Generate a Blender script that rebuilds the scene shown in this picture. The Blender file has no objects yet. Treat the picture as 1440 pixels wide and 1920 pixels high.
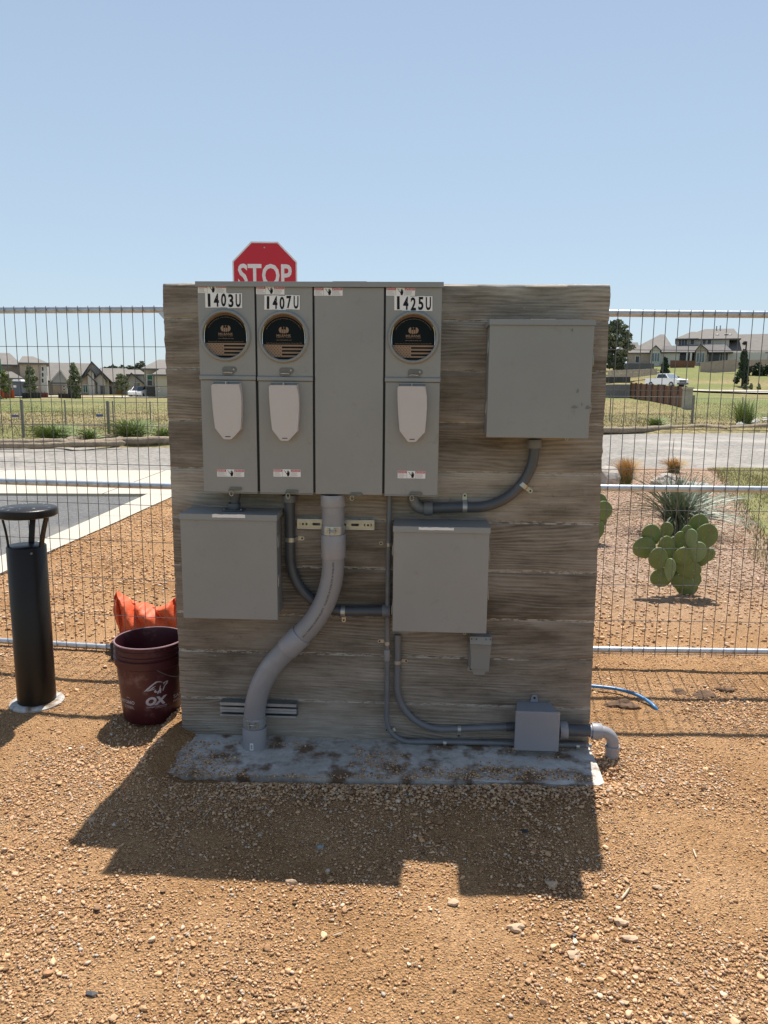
import bpy, bmesh, math, random
import numpy as np
from mathutils import Vector, Matrix
from mathutils.geometry import tessellate_polygon
random.seed(7); RNG = np.random.default_rng(7)
sc = bpy.context.scene
C = sc.collection
R = math.radians

# ------------------------------------------------------------------ camera, sky, sun, exposure
CAM = Vector((0, 0, 1.49)); FPX = 1400.0; PITCH = math.atan(231 / 1400.0); ROLL = 0.0096
_F = Vector((0, math.cos(PITCH), -math.sin(PITCH))); _U = Vector((0, math.sin(PITCH), math.cos(PITCH))); _R = Vector((1, 0, 0))
CU = _U * math.cos(ROLL) - _R * math.sin(ROLL); CR = _R * math.cos(ROLL) + _U * math.sin(ROLL)
cd = bpy.data.cameras.new('camera'); cam = bpy.data.objects.new('camera', cd); C.objects.link(cam); sc.camera = cam
m = Matrix.Identity(4)
for i in range(3): m[i][0] = CR[i]; m[i][1] = CU[i]; m[i][2] = -_F[i]; m[i][3] = CAM[i]
cam.matrix_world = m
cd.sensor_fit = 'HORIZONTAL'; cd.sensor_width = 36; cd.lens = 36 * FPX / 1440; cd.clip_start = .05; cd.clip_end = 5000

SUN_DIR = Vector((.15, .80, 1.87)).normalized()
w = bpy.data.worlds.new('World'); sc.world = w; w.use_nodes = True
nt = w.node_tree; bg = nt.nodes['Background']; sky = nt.nodes.new('ShaderNodeTexSky')
sky.sky_type = 'NISHITA'; sky.sun_disc = False
sky.sun_elevation = math.asin(SUN_DIR.z); sky.sun_rotation = math.atan2(SUN_DIR.x, SUN_DIR.y)
sky.air_density = 1.0; sky.dust_density = .5; sky.ozone_density = 2.0; sky.altitude = 200
hz = nt.nodes.new('ShaderNodeMix'); hz.data_type = 'RGBA'; hz.inputs[7].default_value = (5.0, 6.15, 7.15, 1)   # thin even summer haze
tcw = nt.nodes.new('ShaderNodeTexCoord'); szw = nt.nodes.new('ShaderNodeSeparateXYZ'); rpw = nt.nodes.new('ShaderNodeValToRGB'); nt.links.new(tcw.outputs['Generated'], szw.inputs[0]); nt.links.new(szw.outputs[2], rpw.inputs[0])
for p_, f_ in ((0, .72), (.42, .46), (.7, .14)): e_ = rpw.color_ramp.elements.new(p_) if p_ else rpw.color_ramp.elements[0]; e_.position = p_; e_.color = (f_, f_, f_, 1)
rpw.color_ramp.elements[-1].color = (.04, .04, .04, 1); nt.links.new(rpw.outputs[0], hz.inputs[0])
nt.links.new(sky.outputs[0], hz.inputs[6]); nt.links.new(hz.outputs[2], bg.inputs[0]); bg.inputs[1].default_value = .085
sd = bpy.data.lights.new('sun', 'SUN'); sun = bpy.data.objects.new('sun', sd); C.objects.link(sun)
sd.energy = 4.9; sd.angle = R(.53); sd.color = (1, .955, .88)
sun.rotation_euler = SUN_DIR.to_track_quat('Z', 'Y').to_euler(); sun.location = (2, 8, 20)
sc.view_settings.view_transform = 'Standard'; sc.view_settings.look = 'None'
sc.view_settings.exposure = 0.50; sc.view_settings.gamma = 1
try: sc.view_settings.use_curve_mapping = False
except Exception: pass

# ------------------------------------------------------------------ measuring: a pixel of the 1440 x 1920 view to a place in the world
def ray(u, v): return _F + CR * ((u - 720) / FPX) + CU * ((960 - v) / FPX)
def gp(u, v, z=0.0):
    d = ray(u, v); t = (z - CAM.z) / d.z; return CAM + d * t
def at(u, v, Y):
    d = ray(u, v); return CAM + d * (Y / d.y)
WA = math.atan(.049); W0 = Vector((0, 3.0, 0)); WN = Vector((math.sin(WA), math.cos(WA), 0)); WE = Vector((math.cos(WA), -math.sin(WA), 0))
def W(u, v, d=0.0):          # point on the plane d in front of the wall, in wall coordinates
    r = ray(u, v); t = (-d - (CAM - W0).dot(WN)) / r.dot(WN); P = CAM + r * t - W0
    return Vector((P.dot(WE), -d, P.z))
class Frame:
    def __init__(s, o=(0, 0, 0), a=0.0): s.m = Matrix.Translation(Vector(o)) @ Matrix.Rotation(a, 4, 'Z'); s.a = a
WORLD = Frame(); WALL = Frame(W0, -WA)

# ------------------------------------------------------------------ numpy noise
def _hash(ix, iy, s):
    n = (ix.astype(np.int64) * 374761393 + iy.astype(np.int64) * 668265263 + s * 1442695041) & 0xffffffff
    n = ((n ^ (n >> 13)) * 1274126177) & 0xffffffff
    n = n ^ (n >> 16); return (n & 0xffff) / 65535.0
def vn(x, y, s=0):
    x = np.asarray(x, float); y = np.asarray(y, float); ix = np.floor(x); iy = np.floor(y); fx = x - ix; fy = y - iy
    fx = fx * fx * (3 - 2 * fx); fy = fy * fy * (3 - 2 * fy)
    a = _hash(ix, iy, s); b = _hash(ix + 1, iy, s); c = _hash(ix, iy + 1, s); d = _hash(ix + 1, iy + 1, s)
    return (a + (b - a) * fx) * (1 - fy) + (c + (d - c) * fx) * fy - .5
def fbm(x, y, s=0, o=3): return sum(vn(x * 2 ** k, y * 2 ** k, s + k * 7) / 2 ** k for k in range(o))
def sst(a, b, x): t = np.clip((np.asarray(x, float) - a) / (b - a), 0, 1); return t * t * (3 - 2 * t)

# ------------------------------------------------------------------ mesh builder
class MB:
    def __init__(s): s.V = []; s.Fc = []; s.smooth = False
    def add(s, vs, fs):
        o = len(s.V); s.V += [Vector(v) for v in vs]; s.Fc += [tuple(i + o for i in f) for f in fs]; return s
    def box(s, x0, x1, y0, y1, z0, z1):
        return s.add([(x0, y0, z0), (x1, y0, z0), (x1, y1, z0), (x0, y1, z0), (x0, y0, z1), (x1, y0, z1), (x1, y1, z1), (x0, y1, z1)],
                     [(0, 3, 2, 1), (4, 5, 6, 7), (0, 1, 5, 4), (1, 2, 6, 5), (2, 3, 7, 6), (3, 0, 4, 7)])
    def hexa(s, f, b):        # front quad, back quad (same order)
        return s.add(list(f) + list(b), [(0, 1, 2, 3), (7, 6, 5, 4), (0, 4, 5, 1), (1, 5, 6, 2), (2, 6, 7, 3), (3, 7, 4, 0)])
    def prism(s, poly, off, holes=()):     # polygon (3D points) extruded by vector off, holes allowed
        off = Vector(off); loops = [[Vector(p) for p in poly]] + [[Vector(p) for p in h] for h in holes]
        flat = [p for l in loops for p in l]; n = len(flat)
        if holes: tris = tessellate_polygon(loops)
        else: tris = [tuple(range(n))]
        fs = [tuple(t) for t in tris] + [tuple(i + n for i in reversed(t)) for t in tris]; k = 0
        for l in loops:
            for i in range(len(l)):
                a, b = k + i, k + (i + 1) % len(l); fs.append((a, b, b + n, a + n))
            k += len(l)
        return s.add(flat + [p + off for p in flat], fs)
    def tube(s, pts, r, n=16, caps=True):
        s.smooth = True; pts = [Vector(p) for p in pts]; N = len(pts); rs = r if isinstance(r, (list, tuple)) else [r] * N
        T = []
        for i in range(N):
            a = pts[max(i - 1, 0)]; b = pts[min(i + 1, N - 1)]; t = b - a
            T.append(t.normalized() if t.length > 1e-9 else (T[-1] if T else Vector((0, 0, 1))))
        up = Vector((0, 0, 1)) if abs(T[0].z) < .9 else Vector((0, 1, 0)); u = T[0].cross(up).normalized(); vs = []; fs = []
        for i in range(N):
            u = (u - T[i] * u.dot(T[i])); u = u.normalized() if u.length > 1e-6 else T[i].orthogonal().normalized(); q = T[i].cross(u)
            for k in range(n):
                a = 2 * math.pi * k / n; vs.append(pts[i] + (u * math.cos(a) + q * math.sin(a)) * rs[i])
        for i in range(N - 1):
            for k in range(n):
                a = i * n + k; b = i * n + (k + 1) % n; fs.append((a, b, b + n, a + n))
        if caps: fs.append(tuple(reversed(range(n)))); fs.append(tuple((N - 1) * n + k for k in range(n)))
        return s.add(vs, fs)
    def cyl(s, a, b, r, n=16, r2=None): return s.tube([a, b], [r, r if r2 is None else r2], n)
    def lathe(s, prof, o, ax=(0, 0, 1), n=32, ref=None):   # prof: (radius, height along axis)
        s.smooth = True; ax = Vector(ax).normalized(); u = ax.orthogonal().normalized() if ref is None else Vector(ref); q = ax.cross(u); o = Vector(o); vs = []; fs = []
        for (r, h) in prof:
            for k in range(n):
                a = 2 * math.pi * k / n; vs.append(o + ax * h + (u * math.cos(a) + q * math.sin(a)) * max(r, 1e-5))
        for i in range(len(prof) - 1):
            for k in range(n): a = i * n + k; b = i * n + (k + 1) % n; fs.append((a, b, b + n, a + n))
        return s.add(vs, fs)
    def strip(s, pts, td, wd, th):      # bent sheet: profile points, extruded along td
        td = Vector(td).normalized(); pts = [Vector(p) for p in pts]; n = len(pts); nn = []
        for i in range(n):
            t = (pts[min(i + 1, n - 1)] - pts[max(i - 1, 0)]).normalized(); nn.append(t.cross(td).normalized())
        a = [p - td * wd / 2 for p in pts]; b = [p + td * wd / 2 for p in pts]; c = [p + k * th for p, k in zip(b, nn)]; d = [p + k * th for p, k in zip(a, nn)]
        fs = []
        for i in range(n - 1):
            for (p, q) in ((0, 1), (1, 2), (2, 3), (3, 0)): fs.append((p * n + i, p * n + i + 1, q * n + i + 1, q * n + i))
        fs.append((0, n, 2 * n, 3 * n)); fs.append((n - 1, 4 * n - 1, 3 * n - 1, 2 * n - 1))
        return s.add(a + b + c + d, fs)
    def flat(s, vf, o, xd=(1, 0, 0), zd=(0, 0, 1)):
        o = Vector(o); xd = Vector(xd); zd = Vector(zd); return s.add([o + xd * x + zd * z for x, z in vf[0]], vf[1])
    def rect(s, x0, x1, y, z0, z1): return s.add([(x0, y, z0), (x1, y, z0), (x1, y, z1), (x0, y, z1)], [(0, 1, 2, 3)])
    def blob(s, c, r, seed=0, sub=2, amp=.25, sc_=(1, 1, 1)):
        bm = bmesh.new(); bmesh.ops.create_icosphere(bm, subdivisions=sub, radius=1); rr = random.Random(seed); k = [Vector((rr.uniform(-1, 1), rr.uniform(-1, 1), rr.uniform(-1, 1))) * 2 for _ in range(4)]
        vs = []
        for v in bm.verts:
            f = 1 + amp * sum(math.sin(v.co.dot(q) * 1.7 + i) for i, q in enumerate(k)) / 3 + rr.uniform(-.05, .05) * amp * 4
            vs.append(Vector(c) + Vector((v.co.x * sc_[0], v.co.y * sc_[1], v.co.z * sc_[2])) * r * f)
        fs = [tuple(v.index for v in f.verts) for f in bm.faces]; bm.free(); return s.add(vs, fs)

ORG = {}
def _org(o):
    while o.parent is not None: o = o.parent
    return ORG.get(o.name, Vector((0, 0, 0)))
def _mesh(name, mb, mt, org, bevel=0, smooth=None, sharp=35):
    me = bpy.data.meshes.new(name); me.from_pydata([tuple(v - org) for v in mb.V], [], mb.Fc); me.update()
    if mt is not None: me.materials.append(mt)
    if mb.smooth if smooth is None else smooth:
        me.polygons.foreach_set('use_smooth', [True] * len(me.polygons)); me.set_sharp_from_angle(angle=R(sharp))
    o = bpy.data.objects.new(name, me); C.objects.link(o)
    if bevel:
        b = o.modifiers.new('bevel', 'BEVEL'); b.width = bevel; b.segments = 2; b.limit_method = 'ANGLE'; b.angle_limit = R(40)
    return o
def tag(o, label=None, cat=None, group=None, kind=None):
    if label: o['label'] = label
    if cat: o['category'] = cat
    if group: o['group'] = group
    if kind: o['kind'] = kind
    return o
def thing(name, label, cat, loc, frame=WORLD, group=None):
    o = bpy.data.objects.new(name, None); o.empty_display_size = .1; C.objects.link(o); loc = Vector(loc)
    o.location = frame.m @ loc; o.rotation_euler = (0, 0, frame.a); ORG[o.name] = loc
    return tag(o, label, cat, group)
def part(name, mb, mt, parent, bevel=0, smooth=None, label=None, kind=None, sharp=35):
    o = _mesh(name, mb, mt, _org(parent), bevel, smooth, sharp); o.parent = parent; return tag(o, label, None, None, kind)
def solo(name, mb, mt, label, cat, loc, frame=WORLD, bevel=0, smooth=None, group=None, kind=None):
    loc = Vector(loc); o = _mesh(name, mb, mt, loc, bevel, smooth); o.location = frame.m @ loc; o.rotation_euler = (0, 0, frame.a); ORG[o.name] = loc
    return tag(o, label, cat, group, kind)
def struct(name, mb, mt, smooth=None): return tag(_mesh(name, mb, mt, Vector((0, 0, 0)), 0, smooth), None, None, None, 'structure')
def dup(root, loc=None, label=None):
    r = root.copy(); C.objects.link(r)
    if loc is not None: r.location = loc
    if label: r['label'] = label
    for ch in list(root.children):
        c = ch.copy(); C.objects.link(c); c.parent = r
        for g in ch.children:
            d = g.copy(); C.objects.link(d); d.parent = c
    return r
def fillet(pts, rad, seg=14):
    pts = [Vector(p) for p in pts]; out = [pts[0]]
    for i in range(1, len(pts) - 1):
        a = (pts[i - 1] - pts[i]).normalized(); b = (pts[i + 1] - pts[i]).normalized(); r = rad[i - 1] if isinstance(rad, (list, tuple)) else rad
        ang = a.angle(b); t = min(r / math.tan(ang / 2), (pts[i - 1] - pts[i]).length * .98, (pts[i + 1] - pts[i]).length * .98); r = t * math.tan(ang / 2)
        c = pts[i] + (a + b).normalized() * (r / math.sin(ang / 2)); s = pts[i] + a * t - c; e = pts[i] + b * t - c; tot = s.angle(e); ax = s.cross(e).normalized()
        for k in range(seg + 1): out.append(c + Matrix.Rotation(tot * k / seg, 3, ax) @ s)
    out.append(pts[-1]); return out
def resample(pts, n):
    pts = [Vector(p) for p in pts]; L = [0]
    for a, b in zip(pts, pts[1:]): L.append(L[-1] + (b - a).length)
    out = []
    for k in range(n):
        t = L[-1] * k / (n - 1); i = max(j for j in range(len(L)) if L[j] <= t + 1e-12); i = min(i, len(pts) - 2)
        out.append(pts[i].lerp(pts[i + 1], (t - L[i]) / max(L[i + 1] - L[i], 1e-9)))
    return out
def crom(pts, n=6):
    P = [Vector(p) for p in pts]; P = [P[0] * 2 - P[1]] + P + [P[-1] * 2 - P[-2]]; out = []
    for i in range(1, len(P) - 2):
        for k in range(n):
            t = k / n; out.append(.5 * (2 * P[i] + (P[i + 1] - P[i - 1]) * t + (2 * P[i - 1] - 5 * P[i] + 4 * P[i + 1] - P[i + 2]) * t * t + (3 * P[i] - P[i - 1] - 3 * P[i + 1] + P[i + 2]) * t ** 3))
    return out + [P[-2]]
def big_mesh(name, V, F, mt, col=None, smooth=False):
    V = np.asarray(V, np.float32); F = np.asarray(F, np.int32); me = bpy.data.meshes.new(name); k = F.shape[1]
    me.vertices.add(len(V)); me.vertices.foreach_set('co', V.ravel()); me.loops.add(F.size); me.loops.foreach_set('vertex_index', F.ravel())
    me.polygons.add(len(F)); me.polygons.foreach_set('loop_start', np.arange(0, F.size, k, dtype=np.int32)); me.polygons.foreach_set('loop_total', np.full(len(F), k, np.int32))
    if smooth: me.polygons.foreach_set('use_smooth', np.ones(len(F), bool))
    me.update(calc_edges=True); me.validate()
    if col is not None:
        a = me.color_attributes.new('tone', 'FLOAT_COLOR', 'POINT'); c = np.ones((len(V), 4), np.float32); c[:, :3] = col; a.data.foreach_set('color', c.ravel())
    me.materials.append(mt); o = bpy.data.objects.new(name, me); C.objects.link(o); return o

# ------------------------------------------------------------------ lettering
_tc = {}
def text(s, w, h, bold=0.0, shear=0.0, align='c', keep=False):
    key = (s, bold, shear)
    if key not in _tc:
        cu = bpy.data.curves.new('t', 'FONT'); cu.body = s; cu.size = 1; cu.offset = bold; cu.shear = shear; cu.resolution_u = 3; cu.fill_mode = 'FRONT'
        o = bpy.data.objects.new('t', cu); C.objects.link(o); dg = bpy.context.evaluated_depsgraph_get(); dg.update(); me = o.evaluated_get(dg).to_mesh()
        vs = [(v.co.x, v.co.y) for v in me.vertices]; fs = [tuple(p.vertices) for p in me.polygons]
        o.evaluated_get(dg).to_mesh_clear(); bpy.data.objects.remove(o); bpy.data.curves.remove(cu); _tc[key] = (vs, fs)
    vs, fs = _tc[key]; x0 = min(v[0] for v in vs); x1 = max(v[0] for v in vs); y0 = min(v[1] for v in vs); y1 = max(v[1] for v in vs)
    sx = w / (x1 - x0); sy = h / (y1 - y0)
    ox = {'c': -w / 2, 'l': 0}[align]; return [((x - x0) * sx + ox, (y - y0) * sy - h / 2) for x, y in vs], fs

# ------------------------------------------------------------------ materials
def nodes(mt): return mt.node_tree.nodes, mt.node_tree.links
def nd(N, t, **k):
    n = N.new(t)
    for a, b in k.items():
        if a.startswith('_'): n.inputs[a[1:].replace('_', ' ')].default_value = b
        else: setattr(n, a, b)
    return n
def ramp(N, L, src, stops):
    r = N.new('ShaderNodeValToRGB'); e = r.color_ramp.elements
    while len(e) < len(stops): e.new(.5)
    for i, (p, c) in enumerate(stops): e[i].position = p; e[i].color = (*c, 1) if len(c) == 3 else c
    L.new(src, r.inputs[0]); return r
def M(name, col, rough=.6, metal=0, var=.12, ns=6, bump=0, bs=150, dirt=None, damt=.0, dscale=12, spec=.5, trans=0, attr=False, dlow=.52):
    mt = bpy.data.materials.new(name); mt.use_nodes = True; N, L = nodes(mt); b = N['Principled BSDF']
    b.inputs['Roughness'].default_value = rough; b.inputs['Metallic'].default_value = metal; b.inputs['Specular IOR Level'].default_value = spec
    if trans: b.inputs['Transmission Weight'].default_value = trans
    tc = N.new('ShaderNodeTexCoord'); co = tc.outputs['Object']
    if attr:
        at_ = nd(N, 'ShaderNodeVertexColor', layer_name='tone'); base = at_.outputs[0]
        mx = nd(N, 'ShaderNodeMix', data_type='RGBA', blend_type='MULTIPLY'); mx.inputs[0].default_value = 1; L.new(base, mx.inputs[6]); mx.inputs[7].default_value = (*col, 1); base = mx.outputs[2]
    else:
        n1 = nd(N, 'ShaderNodeTexNoise', _Scale=ns, _Detail=5.0, _Roughness=.6); L.new(co, n1.inputs['Vector'])
        c0 = tuple(max(c * (1 - var), 0) for c in col); c1 = tuple(min(c * (1 + var), 1) for c in col)
        base = ramp(N, L, n1.outputs[0], [(.3, c0), (.7, c1)]).outputs[0]
    if dirt:
        n2 = nd(N, 'ShaderNodeTexNoise', _Scale=dscale, _Detail=8.0, _Roughness=.7); L.new(co, n2.inputs['Vector'])
        rp = ramp(N, L, n2.outputs[0], [(dlow, (0, 0, 0)), (dlow + .16, (damt,) * 3)])
        mx = nd(N, 'ShaderNodeMix', data_type='RGBA'); L.new(rp.outputs[0], mx.inputs[0]); L.new(base, mx.inputs[6]); mx.inputs[7].default_value = (*dirt, 1); base = mx.outputs[2]
    L.new(base, b.inputs['Base Color'])
    if bump:
        n3 = nd(N, 'ShaderNodeTexNoise', _Scale=bs, _Detail=4.0); L.new(co, n3.inputs['Vector'])
        bp = nd(N, 'ShaderNodeBump', _Strength=1.0, _Distance=bump); L.new(n3.outputs[0], bp.inputs['Height']); L.new(bp.outputs[0], b.inputs['Normal'])
    return mt

GREY = M('grey enamel', (.285, .28, .268), .45, 0, .07, 2.2, .0006, 40, (.20, .18, .15), .5, 16, dlow=.585)
GREYB = M('grey enamel cool', (.265, .268, .26), .45, 0, .07, 2.2, .0006, 40, (.19, .175, .15), .5, 14, dlow=.585)
COVER = M('silver plastic cover', (.55, .50, .48), .5, 0, .03, 4, .0002, 200)
COVERD = M('blue grey recess', (.25, .29, .34), .5)
PVC = M('light grey pipe', (.27, .265, .272), .45, 0, .08, 7, .0006, 60, (.42, .40, .37), .35, 14, dlow=.56)
PVCL = M('pale grey coupling', (.30, .295, .31), .42, 0, .05, 8, .0004, 60, (.45, .43, .4), .25, 14)
COND = M('dark grey conduit', (.075, .08, .09), .38, 0, .12, 9, .0004, 60, (.22, .2, .17), .35, 22, dlow=.58)
COND2 = M('mid grey conduit', (.155, .16, .17), .42, 0, .1, 9, .0004, 60, (.3, .28, .25), .4, 22, dlow=.56)
JBOX = M('blue grey plastic', (.27, .275, .30), .4, 0, .04, 5, .0003, 80, (.4, .37, .33), .3, 11, dlow=.6)
ZINC = M('zinc plated steel', (.46, .45, .41), .36, .7, .12, 30, .0005, 120)
GALV = M('galvanised steel', (.50, .53, .56), .42, .8, .16, 20, .0005, 80)
HASP = M('weathered hasp steel', (.16, .155, .14), .5, .3, .15, 30)
STRUT = M('dark galvanised strut', (.22, .24, .24), .45, .6, .18, 14, .0005, 60)
WIRE = M('fence wire', (.16, .155, .15), .5, .6, .1, 20)
BLACK = M('black', (.008, .008, .009), .5)
BLACKP = M('black powder coat', (.013, .010, .008), .34, 0, .2, 5, .0004, 200, (.10, .08, .06), .12, 6, dlow=.56, spec=.28)
WHITE = M('white sticker', (.84, .82, .81), .4, 0, .03)
INK = M('black ink', (.010, .010, .015), .6, spec=.25)
REDINK = M('red ink', (.50, .045, .06), .4)
GREYINK = M('grey ink', (.32, .30, .32), .5)
TAN = M('kraft cardboard', (.29, .19, .125), .75, 0, .06, 30)
TAND = M('kraft cardboard shade tone', (.16, .09, .05), .8)  # darker kraft brown, for cardboard drawn as lying in shade
DKINK = M('dark green ink', (.006, .011, .013), .75, spec=.15)
STOPR = M('sign red', (.56, .010, .028), .4, 0, .03, 3)
STOPW = M('sign white', (.80, .78, .78), .4)
CHROME = M('bright wire', (.8, .8, .8), .15, 1)
# ------------------------------------------------------------------ ground materials
def ground_mat(name, stops, vs=70, bump=.004, mott=1.2, patch=None, cell=True, pink=False):
    mt = bpy.data.materials.new(name); mt.use_nodes = True; N, L = nodes(mt); b = N['Principled BSDF']; b.inputs['Roughness'].default_value = .95; b.inputs['Specular IOR Level'].default_value = .2
    co = N.new('ShaderNodeTexCoord').outputs['Object']
    a = nd(N, 'ShaderNodeTexNoise', _Scale=mott, _Detail=6.0, _Roughness=.65); L.new(co, a.inputs['Vector'])
    f = nd(N, 'ShaderNodeTexNoise', _Scale=vs, _Detail=6.0, _Roughness=.75); L.new(co, f.inputs['Vector'])
    v = nd(N, 'ShaderNodeTexVoronoi', _Scale=vs * 1.3); L.new(co, v.inputs['Vector'])
    mm = nd(N, 'ShaderNodeMath', operation='MULTIPLY_ADD'); L.new(f.outputs[0], mm.inputs[0]); mm.inputs[1].default_value = .45; 
    m2 = nd(N, 'ShaderNodeMath', operation='MULTIPLY'); L.new(a.outputs[0], m2.inputs[0]); m2.inputs[1].default_value = .55; L.new(m2.outputs[0], mm.inputs[2])
    rp = ramp(N, L, mm.outputs[0], stops)
    hs = nd(N, 'ShaderNodeSeparateColor'); L.new(v.outputs['Color'], hs.inputs[0])
    mr = nd(N, 'ShaderNodeMapRange'); L.new(hs.outputs[0], mr.inputs[0]); mr.inputs[3].default_value = .72 if cell else .97; mr.inputs[4].default_value = 1.25 if cell else 1.03
    mx = nd(N, 'ShaderNodeMix', data_type='RGBA', blend_type='MULTIPLY'); mx.inputs[0].default_value = 1; L.new(rp.outputs[0], mx.inputs[6]); L.new(mr.outputs[0], mx.inputs[7]); out = mx.outputs[2]
    if patch:
        pn = nd(N, 'ShaderNodeTexNoise', _Scale=patch[1], _Detail=5.0, _Roughness=.6); L.new(co, pn.inputs['Vector']); pr = ramp(N, L, pn.outputs[0], [(patch[2], (0, 0, 0)), (patch[2] + .12, (1, 1, 1))])
        px = nd(N, 'ShaderNodeMix', data_type='RGBA'); L.new(pr.outputs[0], px.inputs[0]); L.new(out, px.inputs[6]); px.inputs[7].default_value = (*patch[0], 1); out = px.outputs[2]
    if pink:      # the planting bed right of the wall is dressed with pinkish gravel
        sx = N.new('ShaderNodeSeparateXYZ'); L.new(co, sx.inputs[0]); ry = nd(N, 'ShaderNodeMapRange'); L.new(sx.outputs[1], ry.inputs[0]); ry.inputs[1].default_value = 4.2; ry.inputs[2].default_value = 6.0
        rx = nd(N, 'ShaderNodeMapRange'); L.new(sx.outputs[0], rx.inputs[0]); rx.inputs[1].default_value = .2; rx.inputs[2].default_value = 1.2; pm = nd(N, 'ShaderNodeMath', operation='MULTIPLY'); L.new(rx.outputs[0], pm.inputs[0]); L.new(ry.outputs[0], pm.inputs[1])
        v2 = nd(N, 'ShaderNodeTexVoronoi', _Scale=45.0); L.new(co, v2.inputs['Vector']); s2 = nd(N, 'ShaderNodeSeparateColor'); L.new(v2.outputs['Color'], s2.inputs[0]); pr2 = ramp(N, L, s2.outputs[0], [(0, (.28, .18, .11)), (.5, (.48, .325, .22)), (1, (.62, .46, .35))])
        px = nd(N, 'ShaderNodeMix', data_type='RGBA'); L.new(pm.outputs[0], px.inputs[0]); L.new(out, px.inputs[6]); L.new(pr2.outputs[0], px.inputs[7]); out = px.outputs[2]
    L.new(out, b.inputs['Base Color'])
    ad = nd(N, 'ShaderNodeMath', operation='SUBTRACT'); L.new(f.outputs[0], ad.inputs[0]); L.new(v.outputs['Distance'], ad.inputs[1])
    bp = nd(N, 'ShaderNodeBump', _Strength=1.0, _Distance=bump); L.new(ad.outputs[0], bp.inputs['Height']); L.new(bp.outputs[0], b.inputs['Normal']); return mt
DIRT = ground_mat('crushed granite soil', [(.30, (.22, .108, .043)), (.46, (.48, .265, .118)), (.64, (.67, .41, .215))], 120, .012, 1.5, pink=True)
FIELD = ground_mat('dry grass field', [(.34, (.17, .15, .06)), (.5, (.27, .22, .10)), (.66, (.38, .29, .16))], 3.0, .12, .07, ((.19, .205, .07), .05, .47))
LAWN = ground_mat('lawn soil', [(.34, (.15, .17, .06)), (.5, (.22, .21, .085)), (.66, (.33, .26, .13))], 40, .01, 1.4)
ASPH = ground_mat('asphalt', [(.3, (.10, .10, .10)), (.5, (.145, .143, .14)), (.7, (.20, .195, .19))], 45, .003, .5, ((.21, .195, .175), .45, .56))
STREETM = ground_mat('dusty street asphalt', [(.3, (.19, .175, .16)), (.5, (.26, .24, .215)), (.7, (.34, .315, .28))], 12, .003, .25, ((.38, .35, .31), .30, .52))
CONCL = ground_mat('pale concrete', [(.3, (.44, .405, .335)), (.5, (.50, .46, .38)), (.7, (.56, .51, .43))], 25, .002, .6, cell=False)
SLABM = ground_mat('slab concrete', [(.3, (.28, .245, .205)), (.46, (.45, .42, .375)), (.62, (.64, .61, .56))], 30, .0015, 3.5, ((.19, .125, .08), 8.5, .495), cell=False)

# ------------------------------------------------------------------ terrain
_ty = [-400, 0, 50, 75, 105, 160, 230, 420, 2000]; _tz = [0, 0, 0, 1.15, 1.9, 6.9, 8.5, 9.5, 10]
def street_far(x): return np.interp(x, [-60, -10, -3, 9, 15, 60], [18.0, 18.9, 19.7, 27.8, 29.4, 34])
def terr(x, y):
    x = np.asarray(x, float); y = np.asarray(y, float)
    h = np.interp(y, _ty, _tz) * sst(-20, 16, x - (y - 60) * .04) + fbm(x * .05, y * .05, 3) * .5 * sst(30, 60, y)
    k = sst(-.1, .9, y - street_far(x)); return h * k + (-.22) * (1 - k) + k * (.03 + .05 * fbm(x * .4, y * .4, 9)) 
xs = np.concatenate([np.array([-2000, -900, -400]), np.linspace(-250, -62, 40), np.linspace(-60, 80, 141), np.linspace(84, 260, 40), np.array([400, 900, 2000])])
ys = np.concatenate([np.array([-400, -100, -20, 8]), np.linspace(14, 36, 89), np.linspace(37, 180, 144), np.linspace(185, 420, 30), np.array([700, 1200, 2200])])
X, Y = np.meshgrid(xs, ys); Z = terr(X, Y); V = np.stack([X.ravel(), Y.ravel(), Z.ravel()], 1); nx = len(xs); ny = len(ys)
def gridF(nx, ny):
    i = np.arange(nx - 1); j = np.arange(ny - 1); I, J = np.meshgrid(i, j); a = (J * nx + I).ravel(); return np.stack([a, a + 1, a + nx + 1, a + nx], 1)
o = big_mesh('grass_field', V, gridF(nx, ny), FIELD, smooth=True); tag(o, kind='structure')

# gravel yard: near yard and planting bed up to the street
KX = [gp(0, 1074), gp(90, 1034), gp(200, 986), gp(320, 932)]
def kerb_x(y): return np.interp(y, [-2] + [p.y for p in KX], [KX[0].x - .55] + [p.x for p in KX])
SLAB_Z = .003
def ght(x, y):
    x = np.asarray(x, float); y = np.asarray(y, float); near = 1 - sst(5, 9, y) * .75
    calm = 1 - .8 * sst(2.6, 2.95, y) * (1 - sst(4.3, 4.8, y)); h = (.020 * calm * fbm(x * 1.5, y * 1.5, 21) + .012 * (.4 + .6 * calm) * fbm(x * 4.5, y * 4.5, 33) + .0035 * fbm(x * 22, y * 22, 41, 2)) * near
    kk = sst(-.92, -.84, x) * (1 - sst(.84, .93, x)) * sst(2.63, 2.68, y) * (1 - sst(3.25, 3.4, y)); h = h * (1 - kk) - .022 * kk
    tl = sst(-.76, -.93, x + .10 * fbm(x * 3, y * 5, 6) + .06 * fbm(x * 7, y * 7, 5)) * sst(2.45, 2.66, y) * (1 - sst(3.2, 3.5, y)) * sst(-.985, -.93, x) * .048          # soil creeping over the left end of the slab
    hl = -.05 * np.exp(-((x - .90) ** 2 + (y - 2.76) ** 2) / .006)                                                   # hole round the buried elbow
    return h + tl + hl - .004
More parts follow.
